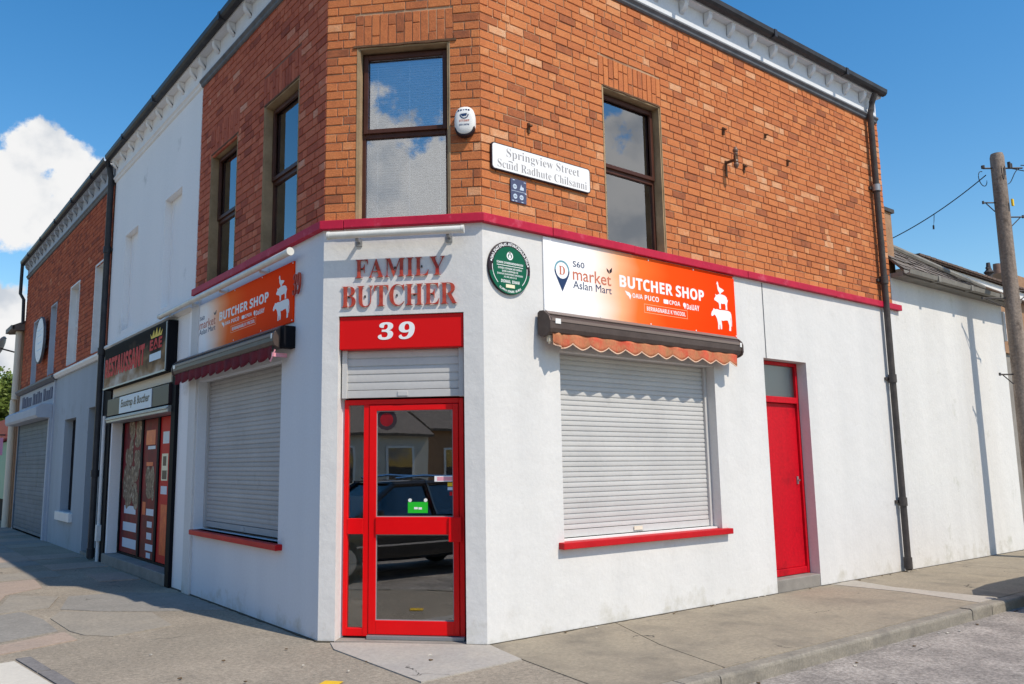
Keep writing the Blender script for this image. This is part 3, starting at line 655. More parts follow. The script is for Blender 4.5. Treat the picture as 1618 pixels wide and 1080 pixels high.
# cornice: frieze, moulding, soffit, corbels, gutter
def cornice(parent, wall, u0, u1, m0, m1, mat, start=.24, pitch=.48, z0=ZF0, z1=ZF1, gut=True, corb=True, proj=.125, soff='frieze', step=None):
    d = (z0-ZF0)
    mb = MB(); mb.box(u0, u1, -.022, .02, z0, z1, m0, m1); obj('frieze', mb, mat, parent, wall)
    mb = MB(); mb.prism([(-.02, z0+.05), (-.055, z0+.045), (-.06, z0+.02), (-.035, z0-.005), (-.03, z0-.03), (-.012, z0-.045), (.005, z0-.045), (.005, z0+.05)], u0, u1, 'x')
    if m0: mb.v = [(x-MIT*(-y) if abs(x-u0) < 1e-5 else x, y, z) for x, y, z in mb.v]
    if m1: mb.v = [(x+MIT*(-y) if abs(x-u1) < 1e-5 else x, y, z) for x, y, z in mb.v]
    obj('moulding', mb, 'moulding' if mat != 'frieze_white' else mat, parent, wall)
    mb = MB(); mb.box(u0, u1, -proj, .1, z1, z1+.03, m0, m1); obj('soffit', mb, soff, parent, wall)
    if corb:
        u = u0+start; master = None
        while u < u1-.03:
            if master is None:
                pr = [(-.022, z1-.001), (-.118, z1-.001), (-.118, z1-.030), (-.110, z1-.036)]
                for k in range(8): t = k/7; pr.append((-.022-.082*math.cos(t*math.pi/2)**1.4-.012*(1-t), z1-.045-.105*math.sin(t*math.pi/2)))
                pr += [(-.042, z1-.165), (-.022, z1-.165)]
                mb = MB(); mb.prism(pr, u-.036, u+.036, 'x'); master = obj('corbel', mb, soff, parent, wall, bevel=.004); u_m = u
            else:
                o = master.copy(); COL.objects.link(o); W = WALL[wall]; put(o, W @ Matrix.Translation((u-u_m, 0, 0)) @ W.inverted() @ WM[master.name], parent)
            u += pitch
    if gut:
        prof = [(-proj+.002, z1+.03), (-proj-.03, z1+.012), (-proj-.075, z1+.02), (-proj-.10, z1+.05), (-proj-.108, z1+.105), (-proj-.098, z1+.108), (-proj-.09, z1+.06), (-proj-.07, z1+.04), (-proj-.03, z1+.035), (-proj-.02, z1+.115), (-proj+.002, z1+.115)]
        mb = MB(); mb.prism(prof, u0, u1, 'x')
        if m0: mb.v = [(x-MIT*(-y) if abs(x-u0) < 1e-5 else x, y, z) for x, y, z in mb.v]
        if m1: mb.v = [(x+MIT*(-y) if abs(x-u1) < 1e-5 else x, y, z) for x, y, z in mb.v]
        u = u0+1.2
        while u < u1-.3: mb.box(u-.03, u+.03, -proj-.114, -proj-.02, z1+.008, z1+.113); u += 1.85
        obj('gutter', mb, 'black_plastic', parent, wall)
cornice(B, 'R', CH, RE-.06, 1, 0, 'frieze', start=.28)
cornice(B, 'C', 0, CW, 1, 1, 'frieze', start=.3)
cornice(B, 'L', -LE, -CH, 0, 1, 'frieze', start=.12, pitch=.55)
# hipped slate roof
rz = ZF1+.12
mb = MB(); e = .16
ptsr = [(-e, LE), (-e, CH-e*MIT), (CH-e*MIT, -e), (RE-.07, -e), (RE-.07, 7.5), (3.4, 7.5), (3.4, LE)]
mb.quad((-e, LE, rz), (-e, CH-e*MIT, rz), (3.0, 3.4, rz+1.6), (3.4, LE, rz+1.6)); mb.quad((-e, CH-e*MIT, rz), (CH-e*MIT, -e, rz), (3.0, 3.4, rz+1.6))
mb.quad((CH-e*MIT, -e, rz), (RE-.07, -e, rz), (RE-.07, 3.6, rz+1.6), (3.0, 3.4, rz+1.6)); mb.quad((3.0, 3.4, rz+1.6), (RE-.07, 3.6, rz+1.6), (RE-.07, 7.5, rz), (3.4, 7.5, rz), (3.4, LE, rz+1.6))
obj('roof', mb, 'slate', B)
mb = MB(); mb.quad((RE-.08, -.10, rz-.1), (RE-.08, 7.5, rz-.1), (RE-.08, 3.6, rz+1.56)); obj('gable', mb, 'house_brick', B)

# first-floor windows
def window(parent, wall, u0, u1, z0, z1, rail, yd=.115, rev='reveal_tan', blind_col='blind'):
    fr = MB(); t = .055; y0, y1 = yd, yd+.07
    fr.box(u0, u0+t, y0, y1, z0, z1); fr.box(u1-t, u1, y0, y1, z0, z1); fr.box(u0+t, u1-t, y0, y1, z1-t*1.3, z1); fr.box(u0+t, u1-t, y0, y1, z0, z0+.03); fr.box(u0+t, u1-t, y0-.004, y1, rail-.035, rail+.035)
    f = obj('window', fr, 'frame_brown', parent, wall, bevel=.004)
    sa = MB(); a, b, c, d = u0+.035, u1-.035, rail+.012, z1-.045; s = .045
    for q in ((a, a+s, c, d), (b-s, b, c, d), (a+s, b-s, d-s, d), (a+s, b-s, c, c+s)): sa.box(q[0], q[1], y0-.028, y0+.002, q[2], q[3])
    obj('top_sash', sa, 'frame_brown', f, wall, bevel=.004)
    p = MB(); p.box(a+s-.005, b-s+.005, y0+.012, y0+.018, c+s-.005, d-s+.005); obj('pane', p, 'window_glass', f, wall)
    p = MB(); p.box(u0+t-.005, u1-t+.005, y0+.02, y0+.026, z0+.025, rail-.03); obj('pane', p, 'window_glass', f, wall)
    bl = MB(); z = z0+.05
    while z < z1-.06:
        bl.add([(u0+.06, y1+.045, z+.006), (u1-.06, y1+.045, z+.006), (u1-.06, y1+.063, z-.006), (u0+.06, y1+.063, z-.006), (u0+.06, y1+.0455, z+.0072), (u1-.06, y1+.0455, z+.0072), (u1-.06, y1+.0635, z-.0048), (u0+.06, y1+.0635, z-.0048)], [(0,1,2,3), (7,6,5,4), (0,4,5,1), (3,2,6,7)]); z += .0275
    for k in (.16, .52, .86): u = u0+(u1-u0)*k; bl.box(u-.005, u+.005, y1+.038, y1+.040, z0+.04, z1-.06)
    bl.box(u0+.06, u1-.06, y1+.035, y1+.07, z1-.07, z1-.04); obj('blind', bl, blind_col, f, wall)
    bk = MB(); bk.box(u0-.3, u1+.3, y1+.9, y1+.92, z0-.3, z1+.3); obj('dim_room', bk, 'interior', f, wall)
    rv = MB(); rt = .018
    rv.box(u0, u0+rt, .004, y0, z0, z1); rv.box(u1-rt, u1, .004, y0, z0, z1); rv.box(u0+rt, u1-rt, .004, y0, z1-rt, z1); obj('reveal', rv, rev, f, wall)
    for a in (u0-.012, u1): cm = MB(); cm.box(a, a+.012, -.005, .012, z0, z1); obj('jamb_bead', cm, rev, f, wall)
    return f
window(B, 'R', *W_R[0], 4.86); window(B, 'C', *W_C[0], 4.885); window(B, 'L', *W_L[0], 4.84); window(B, 'L', *W_L[1], 4.82)
for w, q in (('C', (.28, 1.33, 5.772, 5.794)), ('R', (2.83, 3.80, 5.768, 5.786)), ('L', (-2.70, -1.74, 5.758, 5.776)), ('L', (-4.48, -3.51, 5.728, 5.746))):
    mb = MB(); n = 14
    pts = []
    for k in range(n+1): pts.append((q[0]+(q[1]-q[0])*k/n, q[2]+rb.uniform(-.006, .004)))
    for k in range(n, -1, -1): pts.append((q[0]+(q[1]-q[0])*k/n, q[3]+rb.uniform(-.003, .003)))
    mb.prism(pts, -.014 if w == 'C' else -.006, .11, 'y'); obj('steel_lintel', mb, 'rust', B, w)

# roller shutters
def shutter(parent, wall, u0, u1, z0, z1, yd, pitch=.075, mat='shutter', band_from=None, housing=True):
    bb = MB(); bb.box(u0+.05, u1-.05, yd-.012, yd+.02, z0+.004, z0+.075); f = obj('roller_shutter', bb, mat, parent, wall, bevel=.003)
    bb = MB(); bb.box((u0+u1)/2-.05, (u0+u1)/2+.05, yd-.02, yd-.0122, z0+.016, z0+.062); obj('handle', bb, mat, f, wall, bevel=.003)
    for a in (u0, u1-.05): gd = MB(); gd.box(a, a+.05, yd-.035, yd+.04, z0, z1); obj('guide_rail', gd, mat, f, wall, bevel=.003)
    if housing: hb = MB(); hb.box(u0, u1, yd-.05, yd+.15, z1, z1+.02); obj('lintel_strip', hb, mat, f, wall)
    n = int((z1-z0-.08)/pitch); pitch = (z1-z0-.08)/n; master = None
    for i in range(n):
        z = z0+.078+i*pitch
        if master is None:
            pr = [(.012, z), (.0, z+.003)]
            for k in range(7): t = k/6; pr.append((-.0022*math.sin(math.pi*(.12+.76*t))-.004, z+.005+(pitch-.014)*t))
            pr += [(.0035, z+pitch-.006), (.0035, z+pitch+.002), (.012, z+pitch+.002)]
            pr = [(yd+a, b) for a, b in pr]
            mb = MB(); mb.prism(pr, u0+.045, u1-.045, 'x'); master = obj('slat', mb, mat, f, wall, smooth=True)
        else:
            o = master.copy(); COL.objects.link(o); put(o, Matrix.Translation((0, 0, i*pitch)) @ WM[master.name], f)
    return f
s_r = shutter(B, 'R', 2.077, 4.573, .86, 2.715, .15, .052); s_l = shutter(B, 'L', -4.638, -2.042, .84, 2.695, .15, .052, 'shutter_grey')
lk = MB(); lk.box(3.22, 3.35, .123, .1285, .885, .925); obj('shutter_lock', lk, 'cream_paint', s_r, 'R')
sl = MB(); sl.box(2.0, 4.68, -.075, .10, .775, .838); obj('window_sill', sl, 'red_paint', B, 'R', bevel=.006)
sl = MB(); sl.box(2.08, 4.57, .06, .14, .8385, .856); obj('sill_strip', sl, 'white_paint', B, 'R')
sl = MB(); sl.box(-4.60, -1.93, -.075, .10, .755, .815); obj('window_sill', sl, 'red_paint', B, 'L', bevel=.006)
# side door
sdd = MB(); sdd.box(5.602, 5.65, .135, .20, .16, 2.895); sdd.box(6.515, 6.568, .135, .20, .16, 2.895); sdd.box(5.65, 6.515, .135, .20, 2.85, 2.895); sdd.box(5.65, 6.515, .120, .20, 2.355, 2.435)
d1 = obj('side_door', sdd, 'side_door_red', B, 'R', bevel=.004)
mb = MB(); mb.box(5.655, 6.51, .165, .20, .25, 2.35); obj('door_leaf', mb, 'side_door_red', d1, 'R', bevel=.003)
mb = MB(); mb.box(5.653, 6.512, .140, .20, .165, .247); obj('weather_bar', mb, 'side_door_red', d1, 'R', bevel=.006)
mb = MB(); mb.box(5.652, 6.513, .168, .174, 2.437, 2.848); obj('pane', mb, 'frosted', d1, 'R')
mb = MB(); mb.box(5.6, 6.57, .35, .37, 2.4, 2.9); obj('dim_fanlight', mb, 'shelf_white', d1, 'R')
mb = MB(); mb.box(6.43, 6.46, .15, .1645, 1.30, 1.40); mb.box(6.437, 6.453, .125, .15, 1.34, 1.36); obj('lock', mb, 'galv', d1, 'R')
mb = MB(); mb.box(5.603, 6.567, .0, .20, .0, .158); obj('door_step', mb, 'step_stone', B, 'R', bevel=.012)
# downpipe on the right
def downpipe(parent, wall, u, z0, z1, y=-.075, r=.045, mat='iron', coll=(1.0, 2.8, 4.3, 5.75), shoe=True, swan=True):
    mb = MB(); p = [(u, y, z0), (u, y, z1)]
    if swan: p += [(u, y-.02, z1+.06), (u, -.12, z1+.18), (u, -.175, z1+.30)]
    mb.tube(p, r, 14); f = obj('downpipe', mb, mat, parent, wall, smooth=True)
    for z in coll:
        c = MB(); c.tube([(u, y, z-.06), (u, y, z+.06)], r*1.28, 14); c.box(u-.10, u+.10, -.03, -.002, z-.02, z+.02); obj('pipe_collar', c, mat, f, wall, smooth=True)
    if shoe: c = MB(); c.tube([(u, y, z0+.18), (u, y, z0+.02)], r*1.25, 14); obj('shoe', c, mat, f, wall, smooth=True)
    return f
dpm = downpipe(B, 'R', 8.76, .03, 6.95)
c = MB(); c.tube([(8.76, -.075, 5.70), (8.76, -.075, 5.80)], .060, 14); obj('joint_band', c, 'galv', dpm, 'R', smooth=True)

# corner entrance
yD = .15
hd = MB(); hd.box(.165, 1.375, .02, .16, 2.70, 3.02); fas = obj('door_fascia', hd, 'sign_red', B, 'C', bevel=.006)
t9 = MB(); text(t9, serif('3'), .545, .695, 2.785, 2.955, .02, .003, offset=.015, shear=.08); obj('numeral', t9, 'print_white', fas, 'C')
t9 = MB(); text(t9, serif('9'), .75, .905, 2.785, 2.955, .02, .003, offset=.015, shear=.08); obj('numeral', t9, 'print_white', fas, 'C')
shutter(B, 'C', .175, 1.365, 2.235, 2.70, .115, .066, housing=False)
df = MB()
df.box(.185, .225, yD, yD+.07, .03, 2.225); df.box(1.30, 1.345, yD, yD+.07, .03, 2.225); df.box(.225, 1.30, yD, yD+.07, 2.175, 2.225); df.box(.378, .432, yD-.004, yD+.07, .03, 2.175)
df.box(.225, .378, yD, yD+.07, .03, .10); df.box(.225, .378, yD-.006, yD+.07, .955, 1.10)
D = obj('entrance_door', df, 'door_red', B, 'C', bevel=.004)
lf = MB(); yl = yD-.012
lf.box(.436, .505, yl, yl+.05, .05, 2.17); lf.box(1.245, 1.297, yl, yl+.05, .05, 2.17); lf.box(.505, 1.245, yl, yl+.05, 2.115, 2.17); lf.box(.505, 1.245, yl, yl+.05, .05, .175)
obj('door_leaf', lf, 'door_red', D, 'C', bevel=.004)
mb = MB(); mb.box(.505, 1.245, yl-.016, yl+.05, .955, 1.115); obj('mid_rail', mb, 'door_red', D, 'C', bevel=.004)
mb = MB(); mb.box(1.205, 1.325, yl-.034, yl-.017, .89, 1.115); obj('lock_box', mb, 'door_red', D, 'C', bevel=.004)
for q in ((.50, 1.25, 1.11, 2.12), (.50, 1.25, .17, .96)):
    mb = MB(); mb.box(q[0], q[1], yl+.022, yl+.028, q[2], q[3]); obj('pane', mb, 'door_glass', D, 'C')
for q in ((.222, .38, 1.095, 2.178), (.222, .38, .095, .96)):
    mb = MB(); mb.box(q[0], q[1], yD+.03, yD+.036, q[2], q[3]); obj('pane', mb, 'door_glass', D, 'C')
mb = MB()
for q in ((.50, 1.25, 1.112, 2.118), (.50, 1.25, .172, .957)):
    for a, b, c, d in ((q[0]+.004, q[0]+.012, q[2], q[3]), (q[1]-.012, q[1]-.004, q[2], q[3]), (q[0]+.012, q[1]-.012, q[3]-.011, q[3]-.003), (q[0]+.012, q[1]-.012, q[2]+.003, q[2]+.011)): mb.box(a, b, yl+.012, yl+.021, c, d)
obj('glazing_bead', mb, 'print_grey', D, 'C')
mb = MB(); mb.box(.43, 1.345, yD-.05, yD+.07, .012, .045); obj('threshold', mb, 'galv', D, 'C', bevel=.003)
mb = MB(); mb.box(.162, 1.378, .005, .26, -.01, .010); obj('door_step', mb, 'step_stone', B, 'C')
# stickers and hanging card on the door glass
yg = yl+.0215
def sticker(q, mat, label, y=yg, th=.002):
    mb = MB(); mb.box(q[0], q[1], y-th, y, q[2], q[3]); return obj('sticker', mb, mat, D, 'C')
cd = thing('hanging_card', 'small green card hung inside the red door glass on two suckers', 'card', 'C', (.905, yg-.004, 1.15))
mb = MB(); mb.box(.81, 1.0, yg-.006, yg-.002, 1.15, 1.252); k_ = obj('card', mb, 'print_lime', cd, 'C')
mb = MB(); mb.box(.87, .905, yg-.0075, yg-.0061, 1.185, 1.205); mb.box(.912, .945, yg-.0075, yg-.0061, 1.183, 1.203); obj('print', mb, 'print_white', k_, 'C')
mb = MB(); mb.disc(.83, 1.268, .017, .017, yg-.008, yg-.001, 14); mb.disc(.98, 1.268, .017, .017, yg-.008, yg-.001, 14); obj('sucker', mb, 'white_plastic', cd, 'C')
sticker((1.065, 1.243, 1.44, 1.492), 'print_white', ''); s2 = sticker((1.09, 1.235, 1.448, 1.484), 'print_pink', '', yg-.0021, .0006)
sticker((1.19, 1.243, 1.395, 1.43), 'print_yellow', ''); sticker((1.19, 1.243, 1.36, 1.388), 'print_ice', ''); sticker((1.21, 1.24, 1.31, 1.345), 'print_red', '')
mb = MB(); mb.ring(.60, 2.03, .065, .10, yg-.002, yg, 30); obj('round_sticker', mb, 'print_black', D, 'C'); mb = MB(); mb.disc(.60, 2.03, .064, .064, yg-.002, yg, 26); obj('round_sticker', mb, 'print_maroon', D, 'C')

# raised letters FAMILY BUTCHER
lt = MB(); lt.box(.3, .302, -.0, .001, 3.38, 3.39)
LET = thing('raised_lettering', 'raised red serif letters reading FAMILY BUTCHER over the corner door', 'lettering', 'C', (.76, 0, 3.1))
def letters(word, u0, u1, z0, z1, y, depth, **k):
    adv = []; G = []
    for ch in word:
        V, F = text_raw(serif(ch), **k); xa, xb = min(v[0] for v in V), max(v[0] for v in V); G.append((V, F, xa, xb)); adv.append(xb-xa)
    gap = .05; tot = sum(adv)+gap*(len(word)-1); sx = (u1-u0)/tot; u = u0
    H = .678
    for ch, (V, F, xa, xb), a in zip(word, G, adv):
        mb = MB(); mb.add([(u+(v[0]-xa)*sx, y-(v[2]+.5)*depth, z0+v[1]*(z1-z0)/H) for v in V], F); o = obj('letter', mb, 'letter_red', LET, 'C')
        st = MB(); st.box(u+a*sx*.45, u+a*sx*.55, y-.004, .0, (z0*.5+z1*.5)-.01, (z0*.5+z1*.5)+.01); obj('standoff', st, 'iron', o, 'C'); u += (a+gap)*sx
letters('FAMILY', .325, 1.205, 3.39, 3.575, -.005, .016, offset=-.012); letters('BUTCHER', .19, 1.325, 3.105, 3.315, -.005, .016, offset=-.012)

# ================================================================== THINGS FIXED TO THE SHOP
COW = [(0,.60),(.03,.72),(.10,.82),(.13,.90),(.19,.86),(.30,.88),(.42,.86),(.62,.88),(.84,.88),(.94,.84),(.985,.74),(1.0,.45),(.985,.20),(.96,.20),(.965,.52),(.94,.62),(.95,.30),(.93,.0),(.84,.0),(.86,.22),(.80,.44),(.70,.44),(.56,.40),(.48,.42),(.50,.20),(.49,.02),(.42,.02),(.41,.22),(.38,.20),(.37,.0),(.30,.0),(.31,.26),(.27,.46),(.21,.58),(.14,.62),(.08,.55),(.02,.54)]
PIG = [(0,.62),(.05,.70),(.12,.80),(.10,.96),(.20,.90),(.34,.98),(.58,1.0),(.80,.96),(.93,.84),(.96,.66),(1.0,.72),(.985,.58),(.95,.50),(.92,.30),(.93,.0),(.80,.0),(.81,.26),(.76,.40),(.60,.36),(.48,.38),(.46,.22),(.46,.0),(.34,.0),(.34,.26),(.30,.40),(.20,.44),(.10,.50),(.03,.52)]
HEN = [(0,.80),(.08,.86),(.10,.98),(.18,1.0),(.26,.92),(.28,.76),(.36,.60),(.55,.52),(.72,.50),(1.0,.38),(.92,.32),(.80,.24),(.66,.18),(.56,.12),(.56,.0),(.36,.0),(.36,.12),(.24,.24),(.15,.42),(.13,.62),(.11,.78)]
def sil(mb, P, u0, u1, z0, z1, y): poly_print(mb, [(u0+(u1-u0)*a, z0+(z1-z0)*b) for a, b in P], y)
def butcher_sign(wall, u0, u1, z0, z1, label, hare=False):
    t = thing('shop_sign', label, 'sign', wall, ((u0+u1)/2, 0, z0), 'orange butcher shop boards')
    w, h = u1-u0, z1-z0; U = lambda a: u0+a*w; Z = lambda a: z0+a*h; y = -.018
    mb = MB(); mb.box(u0, u1, y, -.001, z0, z1); pn = obj('panel', mb, 'sign_print', t, wall, bevel=.003)
    y -= .0012
    def pr(name, mat, fn):
        m = MB(); fn(m); obj(name, m, mat, pn, wall, kind='stuff' if fn.__name__ == 'row' else None)
    # map pin
    cx, cz, r = U(.079), Z(.585), .105
    pr('pin_tail', 'print_navy', lambda m: poly_print(m, [(cx-r*.92, cz-r*.42), (cx, cz-r*2.1), (cx+r*.92, cz-r*.42), (cx+r*.7, cz-r*.72), (cx+r*.3, cz-r*.95), (cx-r*.3, cz-r*.95), (cx-r*.7, cz-r*.72)], y))
    pr('pin_ring', 'print_navy', lambda m: m.ring(cx, cz, r*.83, r, y-.0007, y, 20, R(180), R(360))); pr('pin_ring', 'print_teal', lambda m: m.ring(cx, cz, r*.83, r, y-.0007, y, 20, 0, R(180)))
    pr('pin_letter', 'print_brick', lambda m: text(m, serif('D'), cx-.042, cx+.042, cz-.045, cz+.045, y))
    pr('lettering', 'print_navy', lambda m: text(m, 'S60', U(.128), U(.181), Z(.665), Z(.745), y, offset=.004))
    pr('lettering', 'print_brick', lambda m: text(m, 'market', U(.127), U(.306), Z(.485), Z(.655), y, offset=.006))
    pr('leaf_mark', 'print_black', lambda m: (poly_print(m, [(U(.286), Z(.735)), (U(.297), Z(.70)), (U(.297), Z(.66)), (U(.288), Z(.69))], y), poly_print(m, [(U(.313), Z(.755)), (U(.300), Z(.71)), (U(.299), Z(.66)), (U(.311), Z(.69))], y)))
    pr('lettering', 'print_navy', lambda m: text(m, 'Aslan Mart', U(.127), U(.307), Z(.37), Z(.475), y, offset=0.0))
    pr('lettering', 'print_white', lambda m: text(m, sansb('BUTCHER SHOP'), U(.347), U(.807), Z(.50), Z(.675), y, offset=.016))
    # row of small marks and words
    def row(m):
        poly_print(m, [(U(.372), Z(.46)), (U(.395), Z(.44)), (U(.404), Z(.40)), (U(.398), Z(.34)), (U(.391), Z(.385)), (U(.382), Z(.40))], y)
        text(m, sansb('OAlA'), U(.41), U(.462), Z(.375), Z(.445), y); text(m, sansb('PUCO'), U(.473), U(.548), Z(.37), Z(.445), y)
        m.rbox(U(.573), U(.600), y-.0007, y, Z(.365), Z(.43), .012); text(m, sansb('CPOA'), U(.604), U(.665), Z(.365), Z(.43), y)
        m.disc(U(.690), Z(.395), .028, .026, y-.0007, y, 14); poly_print(m, [(U(.682), Z(.39)), (U(.698), Z(.39)), (U(.692), Z(.33))], y); text(m, sansb('DaUAY'), U(.702), U(.775), Z(.335), Z(.42), y)
    pr('lettering', 'print_white', row)
    def frame(m):
        a, b, c, d = U(.468), U(.704), Z(.185), Z(.315); k = .006
        m.box(a, b, y-.0007, y, c, c+k); m.box(a, b, y-.0007, y, d-k, d); m.box(a, a+k, y-.0007, y, c+k, d-k); m.box(b-k, b, y-.0007, y, c+k, d-k)
    pr('caption_frame', 'print_peach', frame)
    pr('lettering', 'print_white', lambda m: text(m, sansb('BERMAGNABLE K YNCOOL'), U(.482), U(.693), Z(.22), Z(.282), y))
    def animals(m):
        sil(m, COW, U(.845), U(.972), Z(.10), Z(.46), y)
        sil(m, PIG, U(.868), U(.953), Z(.43), Z(.665), y); sil(m, HEN, U(.885), U(.932), Z(.66), Z(.86), y)
    pr('animal_silhouettes', 'print_white', animals)
    sc = MB()
    for k in (.006, .25, .5, .75, .994):
        for zz in (.03, .97): sc.disc(U(k), Z(zz), .009, .009, y-.003, y, 8)
    obj('fixing_screws', sc, 'print_white', t, wall)
    return t
butcher_sign('R', 1.872, 5.045, 3.10, 3.875, 'white to orange butcher shop board on the sunlit wall above the awning')
butcher_sign('L', -5.06, -1.75, 3.07, 3.716, 'white to orange butcher shop board on the shaded wall beside the restaurant')
N39 = thing('house_number', 'small red metal number 39 on the shaded wall beside the board', 'number', 'L', (-1.65, 0, 3.34))
for ch, a, b in (('3', -1.735, -1.655), ('9', -1.645, -1.56)):
    mb = MB(); text(mb, serif(ch), a, b, 3.34, 3.56, -.02, .02, offset=-.01, shear=.2); obj('numeral', mb, 'letter_red', N39, 'L')

def awning(wall, u0, u1, z0, z1, label, fab, brk_left):
    t = thing('awning', label, 'awning', wall, ((u0+u1)/2, 0, z0), 'folded cassette awnings')
    h = z1-z0
    pr = [(-.02, z0+.02), (-.02, z1-.02), (-.05, z1), (-.10, z1-.005), (-.155, z1-.045), (-.185, z1-.075), (-.20, z1-.115), (-.20, z0+.06), (-.185, z0+.02), (-.15, z0), (-.10, z0-.012), (-.05, z0)]
    mb = MB(); mb.prism(pr, u0+.03, u1-.03, 'x'); cs = obj('cassette', mb, 'awning_brown', t, wall, bevel=.004)
    lp = MB(); lp.box(u0+.03, u1-.03, -.206, -.19, z1-.112, z1-.082); lp.prism([(-.105, z1-.003), (-.158, z1-.041), (-.163, z1-.034), (-.108, z1+.005)], u0+.03, u1-.03, 'x'); obj('front_lip', lp, 'awning_lip', cs, wall)
    pr2 = [(a*1.04-.002, b+(.008 if b > (z0+z1)/2 else -.008)) for a, b in pr]
    for a, b in ((u0, u0+.032), (u1-.032, u1)):
        mb = MB(); mb.prism(pr2, a, b, 'x'); obj('end_cap', mb, 'awning_brown', cs, wall, bevel=.008)
    mb = MB(); mb.box(u0+.075, u0+.145, -.2075, -.199, z1-.135, z1-.085); mb.box(u1-.065, u1-.035, -.2075, -.199, z1-.135, z1-.085); obj('label_plate', mb, 'white_plastic', cs, wall)
    mb = MB(); mb.box(u0+.05, u0+.09, -.14, -.10, z0-.065, z0-.005); mb.tube([(u0+.07, -.12, z0-.065), (u0+.07, -.12, z0-.085)], .012, 8); obj('crank_eye', mb, 'cream_paint', cs, wall)
    # scalloped valance with folds
    a, b = u0+.065, u1-.09; sw = .2555; nsub = 14; n = int((b-a)/sw)*nsub; rr = random.Random(int(u0*10)); V = MB(); H = MB()
    ph = rr.uniform(0, 6); top = z0+.03; pts = []
    n = int(round((b-a)/sw*nsub))
    for i in range(n+1):
        u = a+(b-a)*i/n; f = ((u-a)/sw) % 1.0; k = int((u-a)/sw)
        drop = .105+.052*math.sin(math.pi*f)**.75
        fold = .012*math.sin(2*math.pi*(u-a)/sw+ph)+.006*math.sin(11*u+k)
        if u-a < .14: fold += .02*math.sin((u-a)/.14*9)
        pts.append((u, -.175+fold*.25, -.178+fold, drop))
    RW = 5
    for (u, y, y2, d) in pts:
        for q in range(RW): f0 = q/(RW-1); V.v.append((u, y+(y2-y)*f0, top-d*f0))
    for i in range(n):
        for q in range(RW-1): V.f.append((i*RW+q, i*RW+q+1, (i+1)*RW+q+1, (i+1)*RW+q))
        (u, y, y2, d), (v, w, w2, e) = pts[i], pts[i+1]
        H.add([(u, y2-.004, top-d-.004), (v, w2-.004, top-e-.004), (v, w2-.004, top-e+.007), (u, y2-.004, top-d+.007), (u, y2+.004, top-d-.004), (v, w2+.004, top-e-.004), (v, w2+.004, top-e+.007), (u, y2+.004, top-d+.007)], [(0,1,2,3), (7,6,5,4), (0,4,5,1), (3,2,6,7)])
    vo = obj('valance', V, fab, t, wall, smooth=True); so_ = vo.modifiers.new('thick', 'SOLIDIFY'); so_.thickness = .003; so_.offset = 0
    obj('hem', H, 'fabric_hem' if fab == 'fabric' else fab, vo, wall)
    if brk_left:
        mb = MB(); mb.box(u1-.01, u1+.09, -.13, -.003, z0-.02, z1-.01); obj('wall_bracket', mb, 'dark_paint', t, wall, bevel=.005)
        mb = MB(); mb.box(u1-.07, u1-.045, -.19, -.03, z0-.10, z0-.06); mb.tube([(u1-.03, -.17, z0-.03), (u1-.045, -.19, z0-.10), (u1-.075, -.20, z0-.15)], .008, 8); obj('loose_cord', mb, 'print_pink', t, wall)
    return t
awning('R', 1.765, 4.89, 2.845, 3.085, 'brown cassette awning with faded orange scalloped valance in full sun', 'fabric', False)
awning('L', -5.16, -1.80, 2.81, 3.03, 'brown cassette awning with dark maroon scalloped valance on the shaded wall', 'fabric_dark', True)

def trough_light(wall, u0, u1, z, y, arms, label, r=.034):
    t = thing('sign_light', label, 'sign light', wall, ((u0+u1)/2, 0, z), 'tubular sign lights')
    mb = MB(); mb.tube([(u0, y, z), (u1, y, z)], r, 16); b = obj('tube', mb, 'tube_white', t, wall, smooth=True)
    for a, c in ((u0-.012, u0+.012), (u1-.012, u1+.012)):
        mb = MB(); mb.tube([(a, y, z), (c, y, z)], r*1.12, 16); obj('end_cap', mb, 'tube_white', b, wall, smooth=True)
    for u in arms:
        mb = MB(); mb.box(u-.014, u+.014, y+r*.7, -.002, z-.052, z-.022); mb.box(u-.03, u+.03, -.014, -.001, z-.085, z-.005); obj('bracket', mb, 'galv' if wall == 'C' else 'tube_white', t, wall, bevel=.003)
    return t
trough_light('C', .09, 1.40, 3.792, -.135, (.36, 1.25), 'white tubular light across the corner above the FAMILY BUTCHER letters', .036)
trough_light('L', -6.05, -1.60, 3.765, -.135, (-2.45, -3.7, -4.7, -5.7), 'long white tubular light over the board on the shaded wall', .038)

